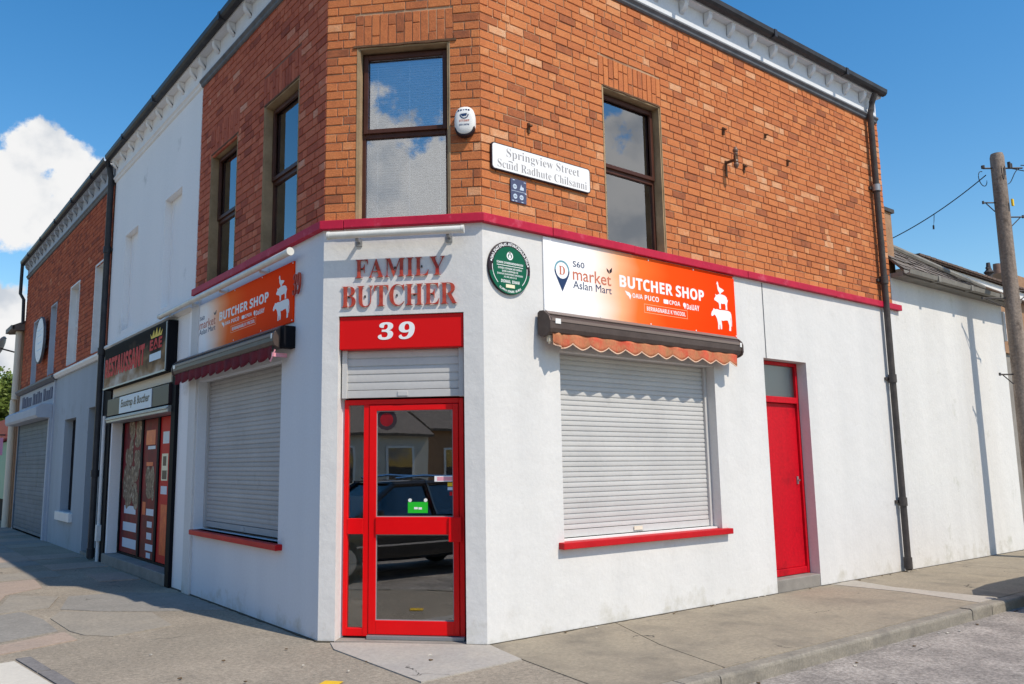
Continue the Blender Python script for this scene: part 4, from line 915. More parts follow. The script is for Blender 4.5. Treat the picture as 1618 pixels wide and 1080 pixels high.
# green plaque
cx, cz, r = 1.42, 3.478, .262
PQ = thing('green_plaque', 'round green commemorative plaque beside the corner on the sunlit wall', 'plaque', 'R', (cx, 0, cz-r))
mb = MB(); mb.disc(cx, cz, r, r, -.03, -.001, 56); po = obj('plate', mb, 'print_black', PQ, 'R', bevel=.006, smooth=True)
mb = MB(); mb.disc(cx, cz, r*.80, r*.80, -.0325, -.0301, 48); obj('green_field', mb, 'print_green', po, 'R')
mb = MB(); mb.ring(cx, cz, r*.79, r*.99, -.0312, -.0301, 40, R(-168), R(-12)); obj('green_rim', mb, 'print_green', po, 'R')
y = -.0313
mb = MB()
def arc_text(m, s, rad, a0, a1, h, flip=False):
    n = len(s)
    for i, ch in enumerate(s):
        if ch == ' ': continue
        a = R(a0+(a1-a0)*(i+.5)/n); V, F = text_raw(sansb(ch)); xa, xb = min(v[0] for v in V), max(v[0] for v in V); sc = h/.70
        px, pz = cx+rad*math.cos(a), cz+rad*math.sin(a); th = a-math.pi/2 if not flip else a+math.pi/2; c, s_ = math.cos(th), math.sin(th)
        m.add([(px+((v[0]-(xa+xb)/2)*c-(v[1]-.35)*s_)*sc, y-(v[2]+.5)*.0006, pz+((v[0]-(xa+xb)/2)*s_+(v[1]-.35)*c)*sc) for v in V], F)
arc_text(mb, 'OUNA IONTI BEA AWI A RONNSCTIONNA A TINA', r*.895, 163, 17, .030); arc_text(mb, 'CUMANN STAIRE ULADH', r*.895, 236, 304, .020, True)
mb.ring(cx, cz, r*.82, r*.845, y-.0006, y, 14, R(176), R(226)); mb.ring(cx, cz, r*.82, r*.845, y-.0006, y, 14, R(314), R(364))
for a in (168, 12): mb.disc(cx+r*.9*math.cos(R(a)), cz+r*.9*math.sin(R(a)), .010, .010, y-.0008, y, 10)
obj('rim_lettering', mb, 'print_white', po, 'R', kind='stuff')
mb = MB(); y2 = -.0326
mb.ring(cx, cz+.118, .026, .040, y2-.0006, y2, 24); mb.disc(cx, cz+.112, .014, .018, y2-.0006, y2, 12); poly_print(mb, [(cx-.02, cz+.135), (cx, cz+.165), (cx+.02, cz+.135)], y2)
text(mb, sansb('EOWNE OTWEREWINIHEROEN'), cx-.165, cx+.165, cz+.033, cz+.055, y2); mb.box(cx-.165, cx+.165, y2-.0006, y2, cz+.014, cz+.020)
text(mb, 'EWINEN COWNENE AFE NAFEN S', cx-.15, cx+.15, cz-.020, cz+.000, y2, offset=.01); text(mb, 'BAFEN AWEMANEN NE', cx-.10, cx+.10, cz-.048, cz-.030, y2, offset=.01)
text(mb, 'EVANNA HAANWENE NANNOAN', cx-.16, cx+.16, cz-.076, cz-.058, y2, offset=.01); text(mb, 'AE ONE ABO S N B', cx-.08, cx+.08, cz-.103, cz-.086, y2, offset=.01)
text(mb, sansb('DIOMAIL  ESNAM'), cx-.115, cx+.115, cz-.152, cz-.122, y2); mb2 = mb
obj('inscription', mb2, 'print_white', po, 'R')
mb = MB(); mb.box(cx-.055, cx+.055, y2-.0008, y2, cz-.198, cz-.165); obj('cream_label', mb, 'print_cream', po, 'R')

# street name plate, blue plate, alarm, insulator bracket
ST = thing('street_sign', 'white street name plate reading Springview Street on the brick', 'street sign', 'R', (1.885, 0, 4.45))
mb = MB(); mb.rbox(1.213, 2.562, -.030, -.003, 4.448, 4.722, .035); sp = obj('border', mb, 'print_black', ST, 'R')
mb = MB(); mb.rbox(1.223, 2.552, -.0325, -.0301, 4.458, 4.712, .031); obj('face', mb, 'print_white', sp, 'R')
mb = MB(); text(mb, serif('Springview Street'), 1.40, 2.40, 4.578, 4.692, -.0327, offset=-.012); obj('lettering', mb, 'print_grey', sp, 'R', kind='stuff')
mb = MB(); text(mb, serif('Scuid Radhute Chilsanni'), 1.285, 2.505, 4.478, 4.566, -.0327, offset=-.012, keep=(-.01, .70)); mb.box(1.425, 1.465, -.0333, -.0327, 4.556, 4.566); obj('lettering', mb, 'print_grey', sp, 'R', kind='stuff')
BP = thing('blue_plate', 'small square blue plate with white marks under the street name', 'plate', 'R', (1.565, 0, 4.16))
mb = MB(); mb.box(1.463, 1.667, -.015, -.002, 4.165, 4.405); bo = obj('plate', mb, 'print_blue', BP, 'R', bevel=.003)
mb = MB(); yq = -.0156
for u, z in ((1.515, 4.325), (1.518, 4.225), (1.60, 4.225)): mb.ring(u, z, .010, .026, yq-.0006, yq, 12); mb.box(u-.018, u+.018, yq-.0006, yq, z-.003, z+.003)
poly_print(mb, [(1.578, 4.30), (1.598, 4.36), (1.606, 4.335), (1.63, 4.33), (1.63, 4.30)], yq)
for u, z in ((1.50, 4.392), (1.645, 4.385), (1.655, 4.27), (1.49, 4.178), (1.53, 4.178), (1.61, 4.176)): mb.box(u-.012, u+.012, yq-.0006, yq, z-.004, z+.004)
mb.box(1.47, 1.66, yq-.0006, yq, 4.277, 4.281); obj('marks', mb, 'print_ice', bo, 'R', kind='stuff')

AL = thing('alarm_box', 'white oval burglar alarm box on the brick beside the corner window', 'alarm', 'C', (1.417, 0, 4.75))
mb = MB(); seg = 28; cu, cz_, ru, rz_ = 1.417, 4.895, .103, .150
rings = [(1.0, -.004), (1.0, -.045), (.95, -.068), (.80, -.084), (.5, -.092)]
def superl(t, k): c, s = math.cos(t), math.sin(t); return (abs(c)**.75*math.copysign(1, c)*k*ru+cu, abs(s)**.8*math.copysign(1, s)*k*rz_+cz_)
n0 = len(mb.v)
for k, yv in rings:
    for i in range(seg): a, b = superl(2*math.pi*i/seg, k); mb.v.append((a, yv, b))
for q in range(len(rings)-1):
    for i in range(seg): j = (i+1) % seg; mb.f.append((n0+q*seg+i, n0+(q+1)*seg+i, n0+(q+1)*seg+j, n0+q*seg+j))
mb.f.append(tuple(n0+(len(rings)-1)*seg+i for i in reversed(range(seg)))); ao = obj('cover', mb, 'white_plastic', AL, 'C', smooth=True)
for v_ in [p for p in ao.data.polygons]: pass
mb = MB(); n0 = 0
base = [superl(2*math.pi*i/seg, 1.03) for i in range(seg)]; low = sorted([p for p in base if p[1] < cz_-.06], key=lambda p: p[0])
prof = low+[(low[-1][0], cz_-.055), (cu+.05, cz_-.085), (cu, cz_-.095), (cu-.05, cz_-.085), (low[0][0], cz_-.055)]
mb.prism(prof, -.074, -.003, 'y'); obj('strobe_lens', mb, 'print_black', ao, 'C', bevel=.01)
mb = MB(); yv = -.0925
for q, (a, h) in enumerate(((-.055, .018), (-.03, .02), (-.005, .018), (.02, .02), (.045, .018))): mb.box(cu+a-.009, cu+a+.008, -.088, -.083+.0, cz_+.09, cz_+.09+h)
mb.ring(cu, cz_+.055, .034, .044, -.094, -.088, 14, R(180), R(360)); poly_print(mb, [(cu-.036, cz_+.062), (cu+.028, cz_+.066), (cu+.022, cz_+.04), (cu-.02, cz_+.036)], yv, .0015); obj('badge', mb, 'print_navy', ao, 'C')
mb = MB(); text(mb, sansb('STTSWP'), cu-.05, cu+.05, cz_-.02, cz_+.002, yv, .001); obj('badge_lettering', mb, 'print_brick', ao, 'C'); mb = MB(); text(mb, sansb('VER SWSW'), cu-.05, cu+.05, cz_-.058, cz_-.040, -.089, .004); obj('badge_lettering', mb, 'print_navy', ao, 'C')

IN_ = thing('insulator_bracket', 'old rusty iron bracket with two dark insulators on the brick wall', 'bracket', 'R', (5.04, 0, 5.2))
mb = MB(); mb.box(5.02, 5.06, -.012, -.001, 5.17, 5.38); mb.box(5.025, 5.055, -.16, -.012, 5.335, 5.365); mb.box(5.0, 5.06, -.175, -.145, 5.30, 5.395); obj('arm', mb, 'rust', IN_, 'R', bevel=.003)
for z, s in ((5.40, 1), (5.24, -1)):
    mb = MB(); pr = [(0, .024), (.02, .03), (.035, .022), (.05, .034), (.075, .034), (.095, .02), (.11, .014)]
    mb.tube([(5.03, -.16, z+(a if s > 0 else .10-a)) for a, b in pr], [b for a, b in pr], 12); obj('insulator', mb, 'ceramic', IN_, 'R', smooth=True)
mb = MB(); mb.tube([(5.03, -.16, 5.24), (5.03, -.16, 5.41)], .006, 8); obj('pin', mb, 'iron', IN_, 'R')
for u, z, l, lab in ((5.02, 5.72, .10, 'rusty spike in the brick straight above the insulator bracket'), (5.42, 5.30, .12, 'rusty spike in the brick just right of the insulator bracket'), (6.45, 5.62, .09, 'rusty spike in the brick nearest the right downpipe'), (1.72, 4.93, .11, 'rusty spike in the brick above the street name plate'), (5.95, 5.9, .06, 'short rusty spike highest on the brick right of the window')):
    mb = MB(); mb.box(u-.012, u+.012, -.02, .005, z, z+l); mb.box(u-.02, u+.02, -.05, -.0202, z+l*.6, z+l*.75); tag(obj('wall_nail', mb, 'rust', None, 'R'), lab, 'nail', 'old iron spikes in the brick')

# ================================================================== WHITE NEIGHBOUR (restaurant)
N2 = thing('white_terrace_building', 'white rendered terrace building over the restaurant shopfront next to the butcher', 'building', 'L', (-7.35, 0, 0))
E2 = 9.72
blind_w = [(-6.50, -5.68, 3.96, 5.665), (-8.82, -8.0, 3.94, 5.65)]
mb = MB(); mb.wall(-E2, -LE-.004, 3.80, ZF0+.02, blind_w, -.004, .24); obj('upper_wall', mb, 'shop_render', N2, 'L')
for a, b, c, d in blind_w:
    mb = MB(); mb.box(a+.001, b-.001, .10, .2, c+.001, d-.001); mb.box(a+.13, a+.138, .094, .10, c+.02, d-.02); obj('blocked_window', mb, 'shop_render', N2, 'L')
mb = MB(); mb.prism([(-.004, 3.80), (-.06, 3.78), (-.065, 3.74), (-.02, 3.70), (0, 3.70)], -E2, -LE-.004, 'x'); obj('ledge', mb, 'white_paint', N2, 'L')
cornice(N2, 'L', -E2, -LE-.003, 0, 0, 'frieze_white', start=.12, pitch=.55, soff='frieze_white')
mb = MB(); mb.wall(-E2, -LE-.004, -.02, 3.70, [(-9.05, -5.60, .0, 2.95)], 0, .22); obj('front_wall', mb, 'shop_render', N2, 'L')
for a, b, c, d in ((-5.62, -5.44, -.05, 2.92), (-9.70, -9.14, -.03, 3.68)): mb = MB(); mb.box(a, b, c, .0, 0, d); obj('black_pilaster', mb, 'dark_paint', N2, 'L', bevel=.004)
mb = MB(); mb.quad((-E2, -.16, ZF1+.10), (-LE, -.16, ZF1+.10), (-LE, 3.4, ZF1+1.7), (-E2, 3.4, ZF1+1.7)); mb.quad((-LE, 3.4, ZF1+1.7), (-LE, 7.3, ZF1+.1), (-E2, 7.3, ZF1+.1), (-E2, 3.4, ZF1+1.7)); obj('roof', mb, 'slate', N2, 'L')
mb = MB(); mb.box(-E2, -LE-.01, 7.2, 7.4, 0, ZF1+.05); mb.box(-E2+.01, -LE-.02, .9, .95, 0, 3.7); obj('rear_wall', mb, 'interior', N2, 'L')
# shopfront: step, door panels with printed pictures
mb = MB(); mb.box(-9.12, -5.60, -.06, .35, 0, .165); obj('shop_step', mb, 'step_stone', N2, 'L', bevel=.012)
SF = MB(); SF.box(-9.05, -5.60, .17, .23, .165, .20); SF.box(-9.05, -5.60, .17, .23, 2.36, 2.46)
for u in (-9.02, -7.80, -6.905, -6.05): SF.box(u-.05, u+.05, .165, .23, .20, 2.36)
sf = obj('shopfront', SF, 'dark_paint', N2, 'L')
def shop_panel(a, b, mat):
    mb = MB(); mb.box(a, b, .185, .20, .205, 2.355); return obj('glazed_panel', mb, mat, sf, 'L')
pa = shop_panel(-8.965, -7.855, 'print_maroon'); pb = shop_panel(-7.745, -6.96, 'print_maroon'); pc = shop_panel(-6.85, -6.105, 'print_red'); pd = shop_panel(-5.995, -5.61, 'interior')
def pq(mat, *rects):
    for a, b, c, d in rects:
        mb = MB(); mb.box(a, b, .1832, .1849, c, d); obj('printed_picture', mb, mat, sf, 'L')
rr = random.Random(4)
mb = MB()
for k in range(30): u = -8.38+rr.uniform(-.36, .40); z = rr.uniform(.95, 2.28); mb.disc(u, z, rr.uniform(.08, .2), rr.uniform(.08, .19), .1828-k*.0001, .1849-k*.0001, 12)
obj('printed_picture', mb, 'print_food', sf, 'L', kind='stuff')
pq('print_ice', (-8.75, -8.05, .84, .97), (-8.78, -7.98, .56, .70), (-8.78, -7.95, .29, .44)); pq('print_orange', (-7.62, -7.12, 1.95, 2.18), (-7.55, -7.2, 1.62, 1.68), (-7.68, -7.5, .86, 1.06))
pq('print_ice', (-7.45, -7.06, .86, .96), (-7.38, -7.12, .68, .77), (-7.38, -7.12, .50, .60), (-7.42, -7.04, .33, .43), (-7.36, -7.14, .22, .30), (-7.5, -7.1, 1.88, 1.93))
mb = MB()
for u, z, a, b in ((-7.42, 1.45, .15, .17), (-7.2, 1.40, .12, .22), (-7.34, 1.24, .17, .13), (-7.15, 1.2, .09, .11)): mb.disc(u, z, a, b, .1825-abs(u)*.0001, .1849, 14)
obj('printed_picture', mb, 'print_food', sf, 'L', kind='stuff')
pq('print_ice', (-6.72, -6.42, 1.95, 2.13), (-6.74, -6.44, 1.20, 1.32)); pq('print_cream', (-6.74, -6.44, 1.40, 1.80)); pq('print_orange', (-6.70, -6.4, .32, 1.05))
mb = MB(); mb.box(-6.68, -6.52, .1815, .183, 1.62, 1.76); mb.box(-6.70, -6.48, .1815, .183, 1.42, 1.55); obj('printed_picture', mb, 'print_black', sf, 'L', kind='stuff')
# roller housing and lower sign board
mb = MB(); mb.box(-9.10, -5.62, -.10, .16, 2.36, 2.455); mb.box(-9.10, -5.62, -.12, -.08, 2.40, 2.43); obj('roller_housing', mb, 'galv', N2, 'L', bevel=.01)
NB = thing('name_board', 'brown board with white name panel above the restaurant door', 'sign', 'L', (-7.4, 0, 2.48))
mb = MB(); mb.box(-9.10, -5.63, -.09, -.002, 2.475, 2.76); nb = obj('board', mb, 'print_black', NB, 'L', bevel=.004)
mb = MB(); mb.box(-8.27, -6.43, -.098, -.0905, 2.478, 2.752); obj('white_panel', mb, 'print_ice', nb, 'L')
mb = MB(); text(mb, 'Euustrap & Bocther', -8.17, -6.53, 2.535, 2.70, -.0985, offset=.028, shear=.15); obj('lettering', mb, 'print_black', nb, 'L')
mb = MB(); mb.box(-8.95, -5.70, -.04, -.001, 2.79, 2.93); obj('pale_fascia', mb, 'cream_paint', N2, 'L')
RS = thing('restaurant_sign', 'black box sign with red restaurant lettering and crown on the white building', 'sign', 'L', (-7.4, 0, 2.93))
mb = MB(); mb.box(-9.24, -5.60, -.14, -.003, 2.93, 3.66); rs = obj('sign_box', mb, 'dark_paint', RS, 'L', bevel=.006)
mb = MB(); mb.box(-9.19, -5.66, -.1475, -.1405, 2.96, 3.63); rp = obj('printed_face', mb, 'restaurant_print', rs, 'L')
mb = MB(); mb.box(-5.665, -5.635, -.15, -.141, 2.95, 3.64); mb.box(-9.24, -5.635, -.15, -.141, 2.935, 2.96); obj('trim', mb, 'galv', rs, 'L')
mb = MB(); text(mb, sansb('RESTAUSSANT'), -9.14, -6.72, 3.13, 3.46, -.148, .002, offset=.03); obj('lettering', mb, 'print_red', rp, 'L')
mb = MB(); text(mb, sansb('EAE'), -6.45, -5.85, 3.30, 3.46, -.148, .002, offset=.02); obj('lettering', mb, 'print_red', rp, 'L')
mb = MB(); poly_print(mb, [(-6.40, 3.48), (-6.44, 3.56), (-6.36, 3.50), (-6.27, 3.60), (-6.22, 3.50), (-6.12, 3.62), (-6.07, 3.50), (-5.96, 3.60), (-5.94, 3.50), (-5.84, 3.56), (-5.88, 3.48)], -.148, .002); obj('crown', mb, 'print_yellow', rp, 'L')
mb = MB(); mb.box(-6.45, -5.88, -.1485, -.1476, 3.14, 3.25); obj('pale_band', mb, 'print_ice', rp, 'L')
d2 = downpipe(N2, 'L', -9.80, .02, 7.0, -.08, .055, 'black_plastic', (1.5, 3.7, 5.6), swan=True)
mb = MB(); mb.tube([(-9.40, -.06, .0), (-9.40, -.06, 2.5)], .03, 10); mb.box(-9.46, -9.34, -.10, -.031, .35, .62); obj('white_pipe', mb, 'white_paint', N2, 'L')

# ================================================================== FAR BRICK TERRACE BUILDING
N3 = thing('brick_terrace_building', 'brick terrace building with grey painted ground floor and blue roller shutter', 'building', 'L', (-14.7, 0, 0))
E3 = 19.5; S3 = 9.84
w3 = [(-11.02, -10.28, 3.80, 5.56), (-13.35, -12.42, 3.80, 5.54), (-15.55, -14.85, 3.78, 5.48), (-17.92, -17.2, 3.74, 5.42)]
mo = MB(); mo.wall(-E3, -S3, 3.66, ZF0+.02, w3, .0095, .24); mo_ = obj('brick_wall', mo, 'mortar_dark', N3, 'L')
r3 = random.Random(8); bb3 = MB()
for q in brick_rows(-E3, -S3, 3.72, ZF0, w3, r3): brick_geo(bb3, *q, tone_pick(r3, .06, .2), r3)
obj('brickwork', bb3, 'brick_red', mo_, 'L', kind='stuff')
cornice(N3, 'L', -E3, -S3, 0, 0, 'frieze_blue', start=.15, pitch=.52, soff='frieze_blue')
for i, (a, b, c, d) in enumerate(w3):
    col = 'white_paint' if i < 2 else 'frieze_blue'
    mb = MB(); mb.box(a, a+.03, -.012, .15, c, d); mb.box(b-.03, b, -.012, .15, c, d); mb.box(a+.03, b-.03, -.012, .15, d-.03, d); f = obj('window', mb, col, N3, 'L')
    mb = MB(); mb.box(a+.03, b-.03, .12, .16, c, c+.06); mb.box(a+.03, b-.03, .12, .16, (c+d)/2-.03, (c+d)/2+.03); mb.box(a+.03, a+.08, .12, .16, c+.06, d-.03); mb.box(b-.08, b-.03, .12, .16, c+.06, d-.03); obj('sash', mb, col, f, 'L')
    mb = MB(); mb.box(a+.04, b-.04, .14, .146, c+.03, d-.03); obj('pane', mb, 'window_glass', f, 'L')
    mb = MB(); mb.box(a-.1, b+.1, .5, .52, c-.1, d+.1); obj('dim_room', mb, 'interior', f, 'L')
mb = MB(); mb.prism([(.02, 3.60), (-.05, 3.60), (-.09, 3.66), (-.09, 3.70), (.0, 3.76), (.02, 3.76)], -14.3, -S3, 'x'); obj('sill_band', mb, 'white_paint', N3, 'L')
mb = MB(); mb.prism([(.02, 3.58), (-.05, 3.58), (-.13, 3.64), (-.13, 3.69), (.0, 3.73), (.02, 3.73)], -E3, -14.3, 'x'); obj('sill_band', mb, 'moulding', N3, 'L')
mb = MB(); mb.wall(-14.4, -S3, -.02, 3.62, [(-13.15, -12.05, .72, 2.62), (-10.95, -9.95, 0, 2.74)], 0, .24); obj('grey_wall', mb, 'grey_render', N3, 'L')
mb = MB(); mb.box(-13.3, -11.9, -.07, .15, .53, .71); obj('window_sill', mb, 'white_paint', N3, 'L', bevel=.01)
mb = MB(); mb.box(-13.14, -12.06, .16, .2, .73, 2.61); obj('dark_boarding', mb, 'dark_paint', N3, 'L'); mb = MB(); mb.box(-10.94, -9.96, .13, .17, 0, 2.73); obj('dark_door', mb, 'dark_paint', N3, 'L')
mb = MB(); mb.box(-10.94, -9.96, -.02, .3, 0, .06); obj('doorstep', mb, 'step_stone', N3, 'L')
mb = MB(); mb.wall(-E3, -14.4, -.02, 3.60, [(-19.35, -14.75, 0, 2.9)], .003, .24); obj('blue_front', mb, 'frieze_blue', N3, 'L')
shutter(N3, 'L', -19.34, -14.76, .03, 2.86, .02, .105, 'shutter_blue')
mb = MB(); mb.prism([(0, 2.74), (-.30, 2.74), (-.34, 2.80), (-.34, 2.98), (-.24, 3.06), (0, 3.06)], -19.4, -14.62, 'x'); obj('shutter_housing', mb, 'frieze_blue', N3, 'L', bevel=.01)
mb = MB(); mb.box(-14.76, -14.62, -.06, .0, 0, 2.74); mb.box(-14.44, -14.38, -.03, .0, 0, 3.58); obj('side_frame', mb, 'frieze_blue', N3, 'L')
mb = MB(); rr = random.Random(2); u = -19.0
while u < -14.9: w = rr.uniform(.16, .3); mb.box(u, u+w, -.012, .002, 3.2, 3.2+rr.uniform(.2, .3)); u += w+rr.choice((.05, .06, .07, .25))
obj('blue_lettering', mb, 'print_blue', N3, 'L', kind='stuff')
mb = MB(); mb.quad((-E3, -.16, ZF1+.10), (-S3, -.16, ZF1+.10), (-S3, 3.4, ZF1+1.7), (-E3, 3.4, ZF1+1.7)); mb.quad((-S3, 3.4, ZF1+1.7), (-S3, 7.3, ZF1+.1), (-E3, 7.3, ZF1+.1), (-E3, 3.4, ZF1+1.7)); obj('roof', mb, 'slate', N3, 'L')
mb = MB(); mb.box(-E3, -S3, 7.2, 7.4, 0, ZF1+.05); mb.box(-E3+.01, -E3+.24, .25, 7.2, 0, ZF1+.6); obj('end_walls', mb, 'house_brick', N3, 'L')
mb = MB(); mb.tube([(-E3+.06, -.18, 7.31), (-E3+.06, -.18, 7.1), (-E3+.06, -.18, 6.45), (-E3+.15, -.10, 6.28), (-E3+.15, -.08, 5.6)], .045, 10); obj('downpipe', mb, 'black_plastic', N3, 'L', smooth=True)
OV = thing('round_wall_sign', 'white round sign on the brick wall between the far windows', 'sign', 'L', (-16.1, 0, 4.2))
mb = MB(); mb.disc(-16.12, 4.71, .56, .545, -.14, -.10, 40); obj('disc', mb, 'print_white', OV, 'L', bevel=.005, smooth=True)
mb = MB(); mb.ring(-16.12, 4.71, .5605, .58, -.145, -.09, 40); obj('rim', mb, 'moulding', OV, 'L'); mb = MB(); mb.box(-16.4, -16.32, -.10, 0, 4.5, 4.56); mb.box(-15.9, -15.82, -.10, 0, 4.5, 4.56); obj('bracket', mb, 'iron', OV, 'L')
mb = MB(); rr = random.Random(6)
for z in (4.95, 4.80, 4.62, 4.45): mb.box(-16.12-rr.uniform(.2, .35), -16.12+rr.uniform(.2, .35), -.1412, -.1401, z, z+.035)
obj('faint_print', mb, 'print_ice', OV, 'L')

# end-of-row house, dish
N4 = thing('low_end_house', 'lower brick house with cream corner pipe beyond the far terrace', 'house', 'L', (-20.0, 0, 0))
mb = MB(); mb.box(-20.35, -E3-.004, .02, 6, 0, 5.45); obj('wall', mb, 'house_brick', N4, 'L')
mb = MB(); mb.prism([(.02, 5.45), (-.25, 5.42), (-.30, 5.46), (-.30, 5.56), (-.22, 5.60), (3, 7.2), (6.2, 5.5), (6.2, 5.45)], -20.5, -E3-.004, 'x'); obj('roof', mb, 'slate', N4, 'L')
mb = MB(); mb.box(-20.55, -E3-.004, -.34, -.26, 5.44, 5.56); obj('gutter', mb, 'lead_gutter', N4, 'L')
mb = MB(); mb.tube([(-19.72, -.10, 3.5), (-19.72, -.10, 5.42)], .09, 10); mb.tube([(-19.9, -.10, 0), (-19.9, -.10, 3.5)], .09, 10); obj('cream_pipe', mb, 'cream_paint', N4, 'L', smooth=True)
DI = thing('satellite_dish', 'grey satellite dish on the corner of the low end house', 'satellite dish', 'L', (-20.45, -.1, 4.9))
mb = MB(); c0 = Vector((-20.62, -.42, 5.02)); ax = Vector((-.35, -.85, .40)).normalized(); a_ = ax.cross(Vector((0, 0, 1))).normalized(); b_ = ax.cross(a_); seg = 20; n0 = 0
for k in range(6):
    rr_ = .36*k/5
    for i in range(seg): t = 2*math.pi*i/seg; p = c0+(a_*math.cos(t)+b_*math.sin(t))*max(rr_, .002)+ax*(rr_*rr_*.55); mb.v.append(tuple(p))
for k in range(5):
    for i in range(seg): j = (i+1) % seg; mb.f.append((k*seg+i, (k+1)*seg+i, (k+1)*seg+j, k*seg+j))
dd = obj('reflector', mb, 'dish', DI, 'L', smooth=True); so_ = dd.modifiers.new('thick', 'SOLIDIFY'); so_.thickness = .012
mb = MB(); mb.tube([tuple(c0), (-20.36, .03, 4.88)], .022, 8); mb.tube([tuple(c0-b_*.33), tuple(c0+ax*.42)], .012, 8); mb.box(c0.x+ax.x*.42-.04, c0.x+ax.x*.42+.04, c0.y+ax.y*.42-.04, c0.y+ax.y*.42+.04, c0.z+ax.z*.42-.03, c0.z+ax.z*.42+.05); obj('arm', mb, 'iron', DI, 'L')

# ================================================================== REAR YARD BUILDING ON THE RIGHT
RB = thing('rear_outbuilding', 'low white rendered outbuilding with slate lean-to roof behind the corner shop', 'building', None, (11.3, 0, 0))
mb = MB(); mb.wall(RE+.003, 13.28, -.02, 4.47, [], .004, .26); obj('render_wall', mb, 'rear_render', RB)
mb = MB(); mb.box(13.03, 13.278, .262, 5, -.02, 4.3); obj('side_wall', mb, 'rear_render', RB)
eA, eB = Vector((RE+.01, -.19, 4.50)), Vector((13.36, -.19, 4.47)); tA, tB = Vector((RE+.01, .36, 5.13)), Vector((13.36, .30, 4.79))
mb = MB(); k = Vector((0, 0, -.03)); mb.add([tuple(eA+k), tuple(eB+k), tuple(tB+k), tuple(tA+k), tuple(eA), tuple(eB), tuple(tB), tuple(tA)], [(0,3,2,1), (4,5,6,7), (0,1,5,4), (1,2,6,5), (2,3,7,6), (3,0,4,7)]); rf_ = obj('roof', mb, 'roof_tile', RB)
rs_ = random.Random(12); NC, NR = 17, 6
for r_ in range(NR):
    for c_ in range(NC+1):
        s0, s1 = (c_-.5*(r_ % 2))/NC, (c_+1-.5*(r_ % 2))/NC; s0, s1 = max(s0, 0), min(s1, 1)
        if s1-s0 < .01: continue
        t0, t1 = r_/NR-.02, min(1, (r_+1.25)/NR)
        P = lambda s, t: eA.lerp(eB, s).lerp(tA.lerp(tB, s), t)
        g = .0025; j = lambda q: rs_.uniform(-q, q)
        up = Vector((0, -.62, .78)); lift = .016+rs_.uniform(0, .012)
        q = [P(s0+g, t0+j(.02))+up*lift, P(s1-g, t0+j(.02))+up*(lift+j(.006)), P(s1-g, t1)+up*.003, P(s0+g, t1)+up*.003]
        mb = MB(); th = up*(-.009); mb.add([tuple(x) for x in q]+[tuple(x+th) for x in q], [(0,1,2,3), (7,6,5,4), (0,4,5,1), (1,5,6,2), (2,6,7,3), (3,7,4,0)]); obj('slate', mb, 'slate', rf_)
mb = MB(); pr = [(-.19, 4.49), (-.20, 4.43), (-.24, 4.405), (-.29, 4.42), (-.305, 4.485), (-.295, 4.49), (-.28, 4.435), (-.24, 4.42), (-.215, 4.44), (-.205, 4.49)]
mb.prism(pr, RE+.01, 13.40, 'x'); mb.box(RE+.01, 13.3, -.188, .0, 4.40, 4.465)
for x in (10.1, 11.3, 12.5): mb.box(x-.04, x+.04, -.312, -.19, 4.40, 4.495)
obj('gutter', mb, 'lead_gutter', RB)
mb = MB(); mb.tube([(tA.x, tA.y, tA.z+.03), (tB.x, tB.y, tB.z+.03)], .055, 8); obj('ridge_roll', mb, 'lead_gutter', RB, smooth=True)
mb = MB(); mb.tube([(13.33, -.24, 4.42), (13.36, -.24, 4.30), (13.33, -.16, 4.18), (13.33, -.12, 3.95), (13.33, -.16, 3.80)], .05, 10); mb.box(13.285, 13.37, -.02, .06, 3.75, 4.30); obj('swan_neck', mb, 'rear_render', RB, smooth=True)
mb = MB(); mb.box(10.55, 10.63, .95, 1.03, 5.2, 5.48); mb.box(10.57, 10.61, .97, 1.01, 5.0, 5.2); tag(obj('flue', mb, 'white_paint'), 'pale square flue pipe above the slate outbuilding roof', 'flue')
mb = MB(); mb.box(RE+.003, RE+.30, .05, .55, 4.4, 5.50); rw2 = thing('brick_return', 'short brick return wall with dark coping behind the corner shop', 'wall', None, (RE+.15, .3, 4.4)); obj('brick_pier', mb, 'house_brick', rw2); mb = MB(); mb.box(RE+.003, RE+.36, .02, .60, 5.50, 5.56); obj('coping', mb, 'iron', rw2)

# telegraph pole
PX, PY = 12.0, -.63
TP = thing('telegraph_pole', 'weathered wooden telegraph pole with iron steps beside the white outbuilding', 'telegraph pole', None, (PX, PY, 0))
lean = lambda z: (PX+.004*math.sin(z), PY, z)
mb = MB(); zs = [-.05, 1, 2, 3, 4, 5, 6, 6.8, 6.86]; mb.tube([lean(z) for z in zs], [.125, .124, .122, .119, .116, .113, .110, .107, .092], 18); pole = obj('pole_shaft', mb, 'pole_wood', TP, smooth=True)
def pstep(z, side, ln):
    mb = MB(); x, y, _ = lean(z); dv = Vector((.80, -.60, 0))*side; a = Vector((x, y, z)); b = a+dv*(.14+ln)
    mb.tube([tuple(a+dv*.1), tuple(b)], .013, 8); mb.tube([tuple(b-dv*.04), tuple(a+dv*.13+Vector((0, 0, -.16)))], .009, 8); mb.tube([tuple(b-Vector((0, 0, .02))), tuple(b+Vector((0, 0, .03)))], .018, 8); obj('step_iron', mb, 'iron', TP)
pstep(5.98, -1, .18); pstep(5.72, 1, .20); pstep(4.30, -1, .36); pstep(4.42, 1, .26); pstep(3.0, -1, .2)
